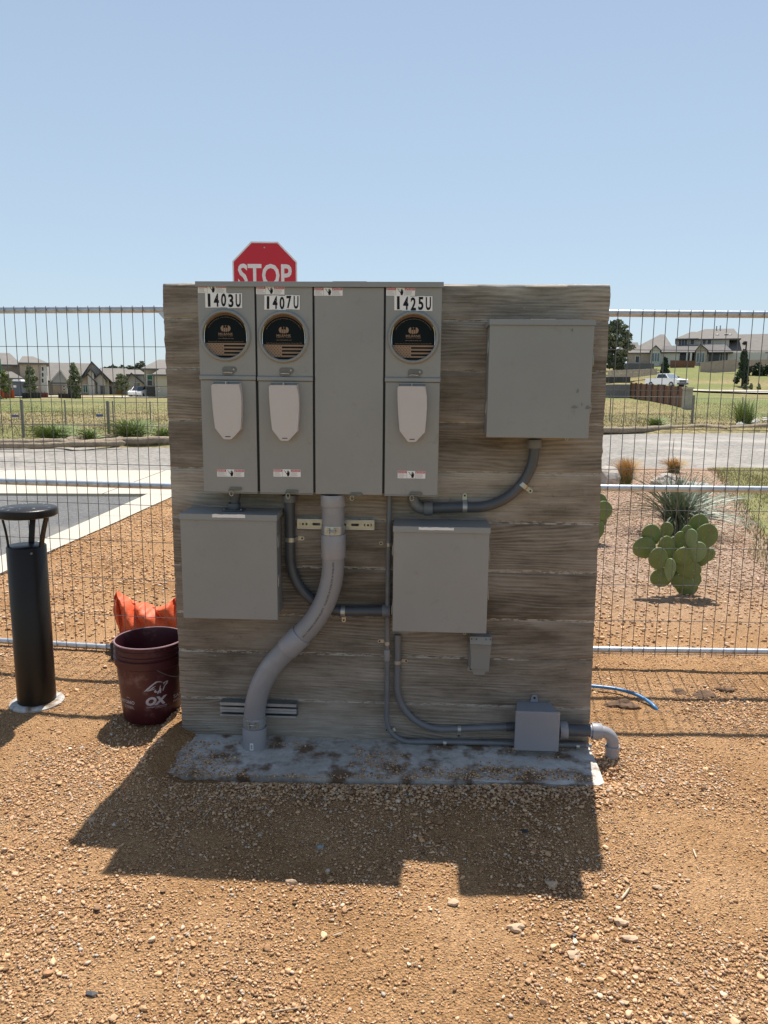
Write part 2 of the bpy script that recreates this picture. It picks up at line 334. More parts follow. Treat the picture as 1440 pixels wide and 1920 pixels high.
xs = np.concatenate([np.linspace(-4.4, -1.9, 40), np.linspace(-1.88, 1.88, 300), np.linspace(1.95, 12, 90)]); ys = np.concatenate([np.linspace(-.6, 1.25, 20), np.linspace(1.27, 4.3, 240), np.linspace(4.34, 14.8, 120)])
X, Y = np.meshgrid(xs, ys); Xk = np.maximum(X, kerb_x(Y) - .02); Z = ght(Xk, Y); V = np.stack([Xk.ravel(), Y.ravel(), Z.ravel()], 1)
F = gridF(len(xs), len(ys)); ok = (V[F[:, 0], 0] < V[F[:, 1], 0] - 1e-6) | (V[F[:, 3], 0] < V[F[:, 2], 0] - 1e-6); F = F[ok]
cy = V[F].mean(1); F = F[~((cy[:, 1] > 10.3) & (cy[:, 0] < .5))]
tag(big_mesh('gravel_yard', V, F, DIRT, smooth=True), kind='structure')

def sheet(name, pts, z, mt, th=.0):
    mb = MB(); P = [Vector((p[0], p[1], z)) for p in pts]; mb.prism(P, (0, 0, -.1)) if th else mb.add(P, [tuple(range(len(P)))]); return struct(name, mb, mt)
sheet('parking_lot', [(-40, 2), (-2.6, 2), (-2.6, 10.8), (-40, 10.4)], -.10, ASPH)
a0 = gp(0, 882, -.09); a1 = gp(310, 882, -.09); b0 = gp(0, 925, -.09); b1 = gp(310, 926, -.09)
def ext(p, q, x): t = (x - p.x) / (q.x - p.x); return (x, p.y + (q.y - p.y) * t)
mbx = MB()
for i, (xa, xb) in enumerate([(-40, -20), (-19.98, -13.5), (-13.48, -10.2), (-10.18, -7.1), (-7.08, -4.2), (-4.18, -1.6), (-1.58, .4)]):
    mbx.prism([(*ext(b0, b1, xa), -.088), (*ext(b0, b1, xb), -.088), (*ext(a0, a1, xb), -.088), (*ext(a0, a1, xa), -.088)], (0, 0, -.1))
struct('concrete_apron', mbx, CONCL)
c0 = gp(1140, 878, -.10); c1 = gp(1440, 878, -.10)
far = [(x, float(street_far(x)) + .35) for x in (60, 30, 15, 9, 3, -3, -10, -30, -60)]
sheet('street', [(-60, 12.4), ext(a0, a1, -8), ext(a0, a1, 0), (c0.x, c0.y), (c1.x, c1.y), ext(c0, c1, 60)] + far, -.096, STREETM)
kb = MB(); OUT = [gp(0, 1045.5), gp(87, 1012), gp(200, 963), gp(279, 927), gp(330, 915)]; INN = [KX[0], KX[1], KX[2], gp(279, 950), KX[3]]
def kpt(L, y):
    return float(np.interp(y, [-3] + [p.y for p in L] + [16], [L[0].x - (L[1].x - L[0].x) * 2.2] + [p.x for p in L] + [L[-1].x]))
yy = [-3, -.5, 1.3, 3.1, 4.9, 6.7, 8.5, 10.3, 11.0]
struct_k = []
for i in range(len(yy) - 1):
    ya, yb = yy[i], yy[i + 1] - .012; n = 4; L_ = [ya + (yb - ya) * k / n for k in range(n + 1)]
    poly = [(kpt(OUT, y), y, .012) for y in L_] + [(kpt(INN, y) + .02, y, .012) for y in reversed(L_)]
    kb = MB().prism(list(reversed(poly)), (0, 0, -.2)); o = struct('kerb', kb, CONCL)
    bv = o.modifiers.new('b', 'BEVEL'); bv.width = .012; bv.segments = 2

# footing slab under the wall
s = [gp(304, 1447, SLAB_Z), gp(700, 1460, SLAB_Z), gp(1000, 1467, SLAB_Z), gp(1122, 1471, SLAB_Z), gp(1131, 1467, SLAB_Z), gp(1121, 1440, SLAB_Z), gp(1100, 1394, SLAB_Z)]
poly = [(p.x, p.y, SLAB_Z) for p in s] + [(s[-1].x - .02, 3.3, SLAB_Z), (-.93, 3.3, SLAB_Z), (-.875, 3.0, SLAB_Z), (-.90, 2.9, SLAB_Z), (-.885, 2.82, SLAB_Z)]
fr = []
for i in range(3):
    for k in range(9):
        q = s[i].lerp(s[i + 1], k / 9); fr.append((q.x, q.y + .020 * float(fbm(q.x * 9, 3.1, 2)) , SLAB_Z))
poly = fr + poly[3:]
ftg = solo('concrete_footing', MB().prism(list(reversed(poly)), (0, 0, -.15)), SLABM, 'pale dusty concrete footing slab with soil scattered on it, under the board-marked wall', 'footing', (0, 2.9, -.1), bevel=.004)
# ------------------------------------------------------------------ board-marked concrete wall
def board_mat():
    mt = bpy.data.materials.new('board formed concrete'); mt.use_nodes = True; N, L = nodes(mt); b = N['Principled BSDF']; b.inputs['Roughness'].default_value = .88; b.inputs['Specular IOR Level'].default_value = .25
    tc = N.new('ShaderNodeTexCoord'); oi = N.new('ShaderNodeObjectInfo'); co = tc.outputs['Object']
    off = nd(N, 'ShaderNodeVectorMath', operation='SCALE'); off.inputs[0].default_value = (37, 5, 19); L.new(oi.outputs['Random'], off.inputs['Scale'])
    ad = nd(N, 'ShaderNodeVectorMath', operation='ADD'); L.new(co, ad.inputs[0]); L.new(off.outputs[0], ad.inputs[1]); P = ad.outputs[0]
    def noise(sx, sz, det, ro, dist=0):
        mp = nd(N, 'ShaderNodeMapping'); mp.inputs['Scale'].default_value = (sx, sx, sz); L.new(P, mp.inputs[0])
        n = nd(N, 'ShaderNodeTexNoise', _Scale=1.0, _Detail=det, _Roughness=ro, _Distortion=dist); L.new(mp.outputs[0], n.inputs['Vector']); return n.outputs[0]
    def math(op, a, b_=None, c=None):
        n = nd(N, 'ShaderNodeMath', operation=op)
        for i, q in enumerate((a, b_, c)):
            if q is None: continue
            if isinstance(q, (int, float)): n.inputs[i].default_value = q
            else: L.new(q, n.inputs[i])
        return n.outputs[0]
    warp = noise(1.1, 5.0, 2.0, .5); sep = nd(N, 'ShaderNodeSeparateXYZ'); L.new(P, sep.inputs[0])
    w2 = noise(3.2, 13.0, 2.0, .5)
    ph = math('ADD', math('MULTIPLY', sep.outputs[2], 430), math('ADD', math('MULTIPLY', warp, 62), math('MULTIPLY', w2, 13)))
    gr = math('MULTIPLY_ADD', math('SINE', ph), .5, .5)                     # cathedral growth rings
    msk = noise(1.4, 3.5, 3.0, .6); mskr = ramp(N, L, msk, [(.40, (0, 0, 0)), (.6, (1, 1, 1))]).outputs[0]
    fine = noise(4.0, 130.0, 5.0, .62); fine2 = noise(9, 320.0, 3.0, .6)
    ringy = math('MULTIPLY', gr, mskr)
    hgt = math('ADD', math('MULTIPLY', ringy, .28), math('ADD', math('MULTIPLY', fine, .85), math('MULTIPLY', fine2, .35)))
    blot = noise(2.2, 6.5, 6.0, .65); blot2 = noise(.7, 2.6, 4.0, .6)
    tone = math('ADD', math('MULTIPLY', hgt, .30), math('ADD', math('MULTIPLY', blot, .55), math('MULTIPLY', blot2, .35)))
    rp = ramp(N, L, tone, [(.54, (.135, .11, .082)), (.65, (.27, .23, .185)), (.77, (.40, .355, .30)), (.95, (.56, .51, .44))])
    rnd = nd(N, 'ShaderNodeMapRange'); L.new(oi.outputs['Random'], rnd.inputs[0]); rnd.inputs[3].default_value = .80; rnd.inputs[4].default_value = 1.2
    m1 = nd(N, 'ShaderNodeMix', data_type='RGBA', blend_type='MULTIPLY'); m1.inputs[0].default_value = 1; L.new(rp.outputs[0], m1.inputs[6]); L.new(rnd.outputs[0], m1.inputs[7])
    # chalky crumbs along the board joints
    sg = nd(N, 'ShaderNodeSeparateXYZ'); L.new(tc.outputs['Generated'], sg.inputs[0])
    ed = math('GREATER_THAN', math('ABSOLUTE', math('SUBTRACT', sg.outputs[2], .5)), .472)
    ch = ramp(N, L, noise(26, 60, 5, .7), [(.45, (0, 0, 0)), (.55, (.85, .85, .85))]).outputs[0]; ch2 = ramp(N, L, noise(1.6, 2, 2, .5), [(.32, (0, 0, 0)), (.46, (1, 1, 1))]).outputs[0]
    sp = ramp(N, L, noise(38, 70, 6, .75), [(.66, (0, 0, 0)), (.70, (.55, .55, .55))]).outputs[0]
    f = math('MAXIMUM', math('MULTIPLY', math('MULTIPLY', ed, ch), ch2), math('MULTIPLY', sp, ch2))
    m2 = nd(N, 'ShaderNodeMix', data_type='RGBA'); L.new(f, m2.inputs[0]); L.new(m1.outputs[2], m2.inputs[6]); m2.inputs[7].default_value = (.52, .48, .42, 1)
    L.new(m2.outputs[2], b.inputs['Base Color'])
    pit = ramp(N, L, noise(60, 70, 3, .6), [(.30, (0, 0, 0)), (.36, (1, 1, 1))]).outputs[0]
    hh = math('ADD', hgt, math('MULTIPLY', pit, .3))
    bp = nd(N, 'ShaderNodeBump', _Strength=1.0, _Distance=.0042); bp.inputs['Distance'].default_value = .0055; L.new(hh, bp.inputs['Height']); L.new(bp.outputs[0], b.inputs['Normal']); return mt
BOARD = board_mat()
tl = W(303, 531); tr = W(1146, 531); bl = W(341, 1384); br = W(1104, 1400)
TOPZ = (tl.z + tr.z) / 2
def wx(side, z): a, b = (tl, bl) if side < 0 else (tr, br); t = (z - b.z) / (a.z - b.z); return b.x + (a.x - b.x) * t
wall = thing('concrete_wall', 'free-standing brown-grey concrete wall with wood board marks, carrying the meter boxes', 'wall', (0, .1, 0), WALL)
cuts = [W(720, v).z for v in (1405, 1318, 1229, 1157, 1066, 975, 884, 792, 694, 599)] + [TOPZ]
cuts[0] = 0.0; THK = .2
for i in range(len(cuts) - 1):
    z0, z1 = cuts[i], cuts[i + 1]; nx, nz = 240, 16; dy = (.0015, -.001, .002, 0, -.0015, .001, .0025, -.0005, .001, 0)[i]
    vs = []; gx = np.linspace(0, 1, nx); gz = np.linspace(0, 1, nz); top = i == len(cuts) - 2
    GX, GZ = np.meshgrid(gx, gz); Zz = z0 + (z1 - z0 - .0006) * GZ
    if top: Zz = Zz + GZ * (.004 * fbm(GX * 9, GX * 0 + 2, 3))
    lx = np.array([[wx(-1, z) for z in row] for row in Zz[:, :1]]); rx = np.array([[wx(1, z) for z in row] for row in Zz[:, :1]])
    XL = lx + .004 * fbm(Zz[:, :1] * 40, Zz[:, :1] * 0 + i, 4); XR = rx + .004 * fbm(Zz[:, :1] * 40, Zz[:, :1] * 0 + i + 9, 6)
    XX = XL + (XR - XL) * GX; ed = np.minimum(np.minimum(GX * nx * .25, (1 - GX) * nx * .25), 1); seam = np.minimum(np.minimum(GZ * (nz - 1), (1 - GZ) * (nz - 1)), 1.0)
    dz = .0022 * fbm(XX * 2.0, Zz * 26, 11 + i, 3) + .0012 * fbm(XX * 12, Zz * 110, 31 + i, 2)
    YY = dy + dz + (1 - seam) * (.0038 + .005 * fbm(XX * 16, Zz * 0 + i, 17)) + (1 - ed) * .006
    if top: YY = YY + (GZ > .95) * .008
    fV = np.stack([XX.ravel(), YY.ravel(), Zz.ravel()], 1); F = gridF(nx, nz).tolist(); fV = fV.tolist(); n = len(fV)
    # close the block: back ring
    ring = list(range(nx)) + [k * nx + nx - 1 for k in range(1, nz)] + [(nz - 1) * nx + k for k in range(nx - 2, -1, -1)] + [k * nx for k in range(nz - 2, 0, -1)]
    for r in ring: q = fV[r]; fV.append([q[0], THK, q[2]])
    for k in range(len(ring)): a = ring[k]; b = ring[(k + 1) % len(ring)]; F.append([b, a, n + k, n + (k + 1) % len(ring)])
    F.append([n + k for k in range(len(ring))])
    mb = MB(); mb.V = [Vector(q) for q in fV]; mb.Fc = [tuple(f) for f in F]; mb.smooth = True
    part('board_course', mb, BOARD, wall, sharp=50)
# ------------------------------------------------------------------ meter cabinet
bank = thing('meter_cabinet', 'long grey four-bay meter cabinet with three round sockets, top of the concrete wall', 'meter box', (0, -.06, 1.08), WALL)
D = .125
def xz(u, v, d=D): p = W(u, v, d); return p.x, p.z
ztop = W(600, 538, D).z; zcap = W(600, 528.5, D).z; zb = W(600, 927, D).z
bx = [(W(371, 541, D).x, W(476.5, 541, D).x), (W(480.5, 541, D).x, W(585.5, 541, D).x), (W(589, 541, D).x, W(720.5, 541, D).x), (W(724, 541, D).x, W(829, 541, D).x)]
bx = [((a + W(381, 922, D).x * (i == 0) + a * (i != 0)) / 2, b) for i, (a, b) in enumerate(bx)]
part('housing', MB().box(bx[0][0] + .004, bx[3][1] - .004, -D + .012, -.001, zb + .006, ztop), BLACK, bank)
part('side_panel', MB().box(bx[0][0], bx[0][0] + .0035, -D + .01, -.0005, zb + .004, ztop), GREY, bank)
part('side_panel', MB().box(bx[3][1] - .0035, bx[3][1], -D + .01, -.0005, zb + .004, ztop), GREY, bank)
for a, b in bx: part('bottom_plate', MB().box(a + .004, b - .004, -D + .010, -.001, zb + .001, zb + .0055), GREY, bank)
capm = MB(); xa, xb = W(367, 534, D).x, W(832, 534, D).x
capm.strip([(xa, 0, zcap), (xa, -D - .008, zcap - .002), (xa, -D - .008, ztop - .001)], (1, 0, 0), 1, .002); capm.V = [Vector((xa if v.x < xa else xb, v.y, v.z)) for v in capm.V]
part('top_cap', capm, GREY, bank, bevel=.001)
part('hub_plate', MB().prism([((W(u, 527, .06)).x, -.09 + y, zcap + .0) for u, y in ((626, 0), (688, 0), (682, .07), (630, .07))], (0, 0, .007)), GREYB, bank, bevel=.002)
Hx = lambda u, v: W(u, v, D)
def oblong(cx, cz, w_, h_, y, th, mb, ang=0, n=8):
    r = h_ / 2; P = []
    for k in range(n + 1): a = math.pi / 2 - math.pi * k / n; P.append((w_ / 2 - r + r * math.cos(a), r * math.sin(a)))
    for k in range(n + 1): a = -math.pi / 2 - math.pi * k / n; P.append((-w_ / 2 + r + r * math.cos(a), r * math.sin(a)))
    ca, sa = math.cos(ang), math.sin(ang); P = [(cx + x * ca - z * sa, y, cz + x * sa + z * ca) for x, z in P]
    return mb.prism(P, (0, -th, 0))
def circ(cx, cz, r, y, n=24, a0=0, a1=2 * math.pi): return [(cx + r * math.cos(a0 + (a1 - a0) * k / n), y, cz + r * math.sin(a0 + (a1 - a0) * k / n)) for k in range(n)]
LABELP = []
def warning_label(parent, cx, cz, y, w_=.107, h_=.029, ang=0):
    def tr(mb):
        ca, sa = math.cos(ang), math.sin(ang); mb.V = [Vector((cx + (v.x) * ca - v.z * sa, v.y, cz + v.x * sa + v.z * ca)) for v in mb.V]; return mb
    a = part('warning_label', tr(MB().box(-w_ / 2, w_ / 2, y - .0005, y, -h_ / 2, h_ / 2)), WHITE, parent); y1 = y - .0009
    t = w_ / 3
    for xa_, xb_ in ((-w_ / 2 + .001, -w_ / 2 + t - .001), (w_ / 2 - t - .002, w_ / 2 - .001)): part('red_header', tr(MB().rect(xa_, xb_, y1, h_ * .18, h_ / 2 - .001)), REDINK, a)
    l = MB(); l.flat(text('\u25b2DANGER'.replace('\u25b2', ''), t * .68, h_ * .15, .01), (-w_ / 2 + t * .56, y1 - .0004, h_ * .33)); l.flat(text('PELIGRO', t * .74, h_ * .15, .01), (w_ / 2 - t * .46, y1 - .0004, h_ * .33))
    l.add([(-w_ / 2 + .003, y1 - .0004, h_ * .25), (-w_ / 2 + .007, y1 - .0004, h_ * .25), (-w_ / 2 + .005, y1 - .0004, h_ * .42)], [(0, 1, 2)]); l.add([(w_ / 2 - t, y1 - .0004, h_ * .25), (w_ / 2 - t + .004, y1 - .0004, h_ * .25), (w_ / 2 - t + .002, y1 - .0004, h_ * .42)], [(0, 1, 2)])
    part('header_lettering', tr(l), WHITE, a, kind='stuff')
    hnd = MB(); s_ = h_ * .8
    pts = [(-.14, -.5), (.16, -.5), (.30, -.1), (.26, .30), (.20, .30), (.17, .05), (.14, .45), (.08, .46), (.06, .1), (.02, .5), (-.05, .5), (-.04, .1), (-.10, .42), (-.17, .38), (-.13, 0), (-.30, .08), (-.34, .0), (-.2, -.2)]
    hnd.flat(([(x * s_ * .95, z * s_) for x, z in pts], [tuple(t) for t in tessellate_polygon([[Vector((x, z, 0)) for x, z in pts]])]), (w_ * .035, y1, -h_ * .03))
    zz = [(-.62, .42), (-.30, .25), (-.42, .12), (-.12, -.02)]
    for (p, q) in zip(zz, zz[1:]): hnd.flat(([(p[0] * s_, p[1] * s_ - .0008), (q[0] * s_, q[1] * s_ - .0008), (q[0] * s_, q[1] * s_ + .0008), (p[0] * s_, p[1] * s_ + .0008)], [(0, 1, 2, 3)]), (w_ * .02, y1, 0))
    hnd.rect(-w_ / 2 + t - .0006, -w_ / 2 + t, y1, -h_ / 2, h_ / 2); hnd.rect(w_ / 2 - t - .0030, w_ / 2 - t - .0024, y1, -h_ / 2, h_ / 2)
    part('hand_symbol', tr(hnd), INK, a)
    pr = MB(); rr = random.Random(int(cx * 1e4) + int(cz * 1e3))
    for sx in (-w_ / 2 + .003, w_ / 2 - t):
        for k in range(5): z = h_ * (.08 - .115 * k); pr.rect(sx, sx + t * rr.uniform(.55, .85), y1, z - .0007, z + .0003)
    part('small_print', tr(pr), GREYINK, a, kind='stuff')
def fit_rect(parent, u0, v0, u1, v1, d, fn): a = W(u0, v0, d); b = W(u1, v1, d); fn(parent, (a.x + b.x) / 2, (a.z + b.z) / 2)
def disc_print(cx, cz, y):
    disc = part('cardboard_disc', MB().prism(circ(cx, cz, .0865, y, 48), (0, .002, 0)), TAN, bank)
    r = .0825; c = cz - .0055; y1 = y - .0012
    ed = MB().prism(circ(cx, cz + .002, .083, y - .0004, 48), (0, .0003, 0), [list(reversed(circ(cx, cz - .004, .079, y - .0004, 48)))]); part('shaded_crescent', ed, TAND, disc)  # top crescent: shade on the recessed cardboard, painted as a darker brown
    part('dark_print', MB().prism(circ(cx, c, r, y1, 48), (0, .0008, 0)), DKINK, disc); y2 = y1 - .0006
    g = MB(); zf = cz - .026; s_ = .00201
    def chord(z): return math.sqrt(max(r * r - (z - c) ** 2, 0)) - .002
    zs = [zf - k * .0066 for k in range(8)]
    x_c = cx - .008
    for k in range(0, 7, 2):
        za, zb_ = zs[k], zs[k + 1]; xl = x_c if k < 6 else -99; 
        g.add([(max(x_c, cx - chord(zb_)), y2, zb_), (cx + chord(zb_), y2, zb_), (cx + chord(za), y2, za), (max(x_c, cx - chord(za)), y2, za)], [(0, 1, 2, 3)])
    zc1 = zs[7]; pts = [(cx - chord(zf + (zc1 - zf) * k / 6), y2, zf + (zc1 - zf) * k / 6) for k in range(7)]
    g.add([(x_c, y2, zf)] + pts + [(x_c, y2, zc1)], [tuple(reversed(range(9)))])
    g.add([(cx - chord(zc1 - .008), y2, zc1 - .008), (cx + chord(zc1 - .008), y2, zc1 - .008), (cx + chord(zc1 - .015), y2, zc1 - .015), (cx - chord(zc1 - .015), y2, zc1 - .015)], [(0, 1, 2, 3)])
    # emblem: two half lenses, two blocks and a small pin
    ez = cz + .028; ar = [(.0085 + .0105 * math.sin(math.pi * k / 10), .0115 * math.cos(math.pi * k / 10)) for k in range(11)]
    for sg in (-1, 1): g.add([(cx + sg * x, y2, ez + z) for x, z in ar], [tuple(range(11))])
    for sg in (-1, 1): g.add([(cx + sg * x, y2, ez + z) for x, z in ((.0008, -.0125), (.0045, -.012), (.0072, -.010), (.0072, .000), (.0055, .0025), (.0008, .0025))], [tuple(range(6))])
    g.rect(cx - .0007, cx + .0007, y2, ez + .003, ez + .010); g.rect(cx - .003, cx + .003, y2, ez + .010, ez + .0115)
    g.flat(text('MILBANK', .056, .0088, .012), (cx, y2, cz + .008)); g.flat(text('ENERGY AT WORK', .056, .0032, .0), (cx, y2, cz + .0005))
    g.flat(text('www.milbankworks.com', .060, .0042, .0), (cx, y2, cz - .0085)); g.flat(text('Family Owned | American Manufacturer | Kansas City, MO', .136, .0046, .0), (cx, y2, cz - .0208))
    s1 = 'PROUDLY MADE IN THE UNITED STATES OF AMERICA'
    vf = text(s1, 1.0, 1.0); 
    A = 2.15; rr = .0755; vv = [(rr + z * .0026) for x, z in vf[0]]; aa = [math.pi / 2 - x * A for x, z in vf[0]]
    g.add([(cx + q * math.cos(a), y2, c + q * math.sin(a)) for q, a in zip(vv, aa)], vf[1])
    part('tan_print', g, TAN, disc, smooth=False, kind='stuff')
    st = MB()
    for row in range(7):
        for k in range(6 if row % 2 == 0 else 5):
            x = x_c - .006 - k * .0112 - (0 if row % 2 == 0 else .0056); z = zf - .005 - row * .0064
            if x - cx > -chord(z) + .002: st.add([(x + (.0021 if q % 2 == 0 else .0011) * math.sin(q * math.pi / 5), y2 - .0004, z + (.0021 if q % 2 == 0 else .0011) * math.cos(q * math.pi / 5)) for q in range(10)], [tuple(range(10))])
    part('star_print', st, DKINK, disc, kind='stuff')
def hasp(u, v, d, parent, wire=False):
    p = W(u, v, d); m_ = MB(); oblong(p.x, p.z + .004, .054, .020, -d, .003, m_); oblong(p.x - .006, p.z - .009, .040, .012, -d - .002, .004, m_)
    h = part('hasp', m_, HASP, parent, bevel=.001); part('rivet', MB().lathe([(.0001, .004), (.0035, .003), (.004, 0)], (p.x + .017, -d - .003, p.z + .005), (0, -1, 0), 10), ZINC, h)
    part('seal_wire', MB().tube([(p.x - .024, -d - .006, p.z - .008), (p.x - .010, -d - .010, p.z - .006), (p.x + .012, -d - .008, p.z - .008)], .0011, 6), CHROME, h)
secs = [(0, (423, 629), (401, 716, 455, 822), (371.5, 424, 535, 549), (385, 454, 548, 577), '1403U', (407, 458, 880, 894), (430.5, 695), (439, 921)),
        (1, (532, 632), (508, 718, 562, 825), (480.5, 533, 537, 552), (496, 562, 553, 581), '1407U', (512.5, 564, 880, 894), (537.5, 697), (545, 926)),
        (3, (775, 633), (747, 720, 801, 827), (724.5, 778, 540, 554), (740, 810, 554, 583), '1425U', (746, 797, 883, 897), (778.5, 700), (777, 930))]
for i, cen, cov, wl, ns_, num, wl2, hp, hb in secs:
    a, b = bx[i]; zs = W((cov[0] + cov[2]) / 2, cov[1] - 4, D).z; cc = W(*cen, D); RO, RI = .0945, .0855
    outer = [(a, -D, zs + .018), (b, -D, zs + .018), (b, -D, ztop - .001), (a, -D, ztop - .001)]
    part('meter_cover', MB().prism(outer, (0, .010, 0), [list(reversed(circ(cc.x, cc.z, RI, -D, 48)))]), GREY, bank)
    part('cover_ledge', MB().prism([(a - .001, -D, zs + .0178), (a - .001, -D - .007, zs + .013), (a - .001, -D - .007, zs), (a - .001, -D, zs)], (b - a + .002, 0, 0)), GREY, bank, bevel=.001)
    part('breaker_door', MB().box(a + .001, b - .001, -D + .001, -D + .010, zb + .002, zs - .001), GREY, bank, bevel=.002)
    part('door_rim', MB().prism([(a + .001, -D + .009, zb - .001), (b - .001, -D + .009, zb - .001), (b - .001, -D - .001, zb - .001), (a + .001, -D - .001, zb - .001)], (0, 0, .0028)), GREY, bank)
    rg = part('meter_ring', MB().lathe([(RO + .004, -.001), (RO + .003, .004), (RO - .001, .012), (RO - .005, .0145), (RI + .001, .013), (RI - .001, .008), (RI - .001, -.02)], (cc.x, -D, cc.z), (0, -1, 0), 56), GREYB, bank, sharp=60)
    part('ring_back', MB().prism(circ(cc.x, cc.z, RI + .001, -D + .011, 40), (0, .001, 0)), BLACK, rg)
    disc_print(cc.x, cc.z - .002, -D + .004)
    for sg in (-1, 1): part('clip_wire', MB().tube([(cc.x + sg * (RI - .010 + .006 * math.cos(t) - .009 * (1 - math.cos(t))), -D - .002, cc.z - .008 + .053 * math.sin(t)) for t in [k * .14 - 1.12 for k in range(17)]], .0016, 8), CHROME, rg)
    fit_rect(bank, wl[0], wl[2], wl[1], wl[3], D, lambda p, x, z: warning_label(p, x, z, -D - .0004, ang=-.01))
    fit_rect(bank, wl2[0], wl2[2], wl2[1], wl2[3], D, lambda p, x, z: warning_label(p, x, z, -D + .0004))
    # five separate stick-on characters
    A0 = W(ns_[0], ns_[2], D); A1 = W(ns_[1], ns_[3], D); ww = (A1.x - A0.x) / 5; hh = A0.z - A1.z; tl_ = random.Random(i + 3)
    for k, chx in enumerate(num):
        x = A0.x + ww * (k + .5); z = (A0.z + A1.z) / 2 + tl_.uniform(-.002, .002) - k * .0003; rot = tl_.uniform(-.03, .03); y = -D - .0012 - k * .0003
        st = MB().box(-ww * .5 - .001, ww * .5 + .001, y, y + .0002, -hh / 2 + .001, hh / 2 - .001); cw = .36 if chx == '1' else .70
        tx = MB().flat(text(chx, ww * cw, hh * .86, .012 if chx == '1' else .030), (0, y - .0005, 0))
        for q in (st, tx): q.V = [Vector((x + v.x * math.cos(rot) - v.z * math.sin(rot), v.y, z + v.x * math.sin(rot) + v.z * math.cos(rot))) for v in q.V]
        sp_ = part('number_sticker', st, WHITE, bank, label='white sticker with black %s' % ('letter U' if chx == 'U' else 'digit ' + chx)); part('character', tx, INK, sp_, smooth=False)
    hasp(*hp, D, bank)
    # silver breaker flap
    P0 = W(cov[0], cov[1], D); P1 = W(cov[2], cov[3], D); wd = W(cov[2], cov[1], D).x - P0.x; ht = P0.z - P1.z
    prof = [(.03, 1.0), (.93, 1.0), (.975, .80), (.985, .60), (.965, .38), (.93, .17), (.64, .01), (.60, 0), (.40, 0), (.36, .01), (.09, .19), (.04, .45), (.005, .75), (0, .93)]
    fr_ = [(P0.x + x * wd, -D - .030, P1.z + z * ht - (.008 if z == 1 else 0)) for x, z in prof]; bk = [(P0.x + wd * (.5 + (x - .5) * 1.04), -D, P1.z + z * ht) for x, z in prof]
    n = len(prof); cv = MB().add(fr_ + bk, [tuple(range(n))] + [(k, (k + 1) % n, n + (k + 1) % n, n + k) for k in range(n) if k != 0] )
    f = part('breaker_cover', cv, COVER, bank, bevel=.0022)
    part('vent_recess', MB().box(P0.x + wd * .07, P0.x + wd * .9, -D - .020, -D - .001, P0.z - .012, P0.z - .008), COVERD, f)
    part('vent_rib', MB().box(P0.x + wd * .46, P0.x + wd * .485, -D - .0285, -D - .001, P0.z - .0075, P0.z + .001), COVER, f)
    part('vent_frame', MB().strip([(P0.x + wd * .5, -D, P0.z + .001), (P0.x + wd * .5, -D - .004, P0.z + .0015)], (1, 0, 0), wd * .92, .0015), COVER, f)
    part('finger_slot', MB().box(P0.x + wd * .42, P0.x + wd * .60, -D - .0308, -D - .029, P1.z + .0065, P1.z + .0095), BLACK, f)
    q = W(*hb, D); hb_ = MB(); oblong(q.x + .006, q.z + .010, .050, .013, -D - .001, .003, hb_); hb_.box(q.x - .022, q.x + .012, -D - .008, -D, q.z + .003, q.z + .005); bh = part('bottom_hasp', hb_, HASP, bank)
    lp = [(q.x - .010 + .0075 * math.cos(t), -D - .004, q.z - .008 + .010 * math.sin(t)) for t in [k * .55 for k in range(12)]]; part('lock_ring', MB().tube(lp, .0018, 6), ZINC, bh)
    part('knockout', MB().lathe([(.0125, 0), (.0125, .0006), (.0115, .0006), (.0115, 0)], (cc.x + .070, -D, cc.z - .120), (0, -1, 0), 20), GREY, bank)
a, b = bx[2]
part('blank_panel', MB().box(a + .001, b - .001, -D, -D + .010, zb + .001, ztop - .001), GREY, bank, bevel=.002)
fit_rect(bank, 589.5, 540, 642, 554, D, lambda p, x, z: warning_label(p, x, z, -D - .0004))
q = W(664, 930, D); hb_ = MB(); oblong(q.x + .008, q.z + .008, .048, .012, -D - .001, .003, hb_); hb_.box(q.x - .02, q.x + .010, -D - .008, -D, q.z + .002, q.z + .004); bh = part('bottom_hasp', hb_, HASP, bank)
part('lock_ring', MB().tube([(q.x - .008 + .0075 * math.cos(t), -D - .004, q.z - .008 + .010 * math.sin(t)) for t in [k * .55 for k in range(12)]], .0018, 6), ZINC, bh)

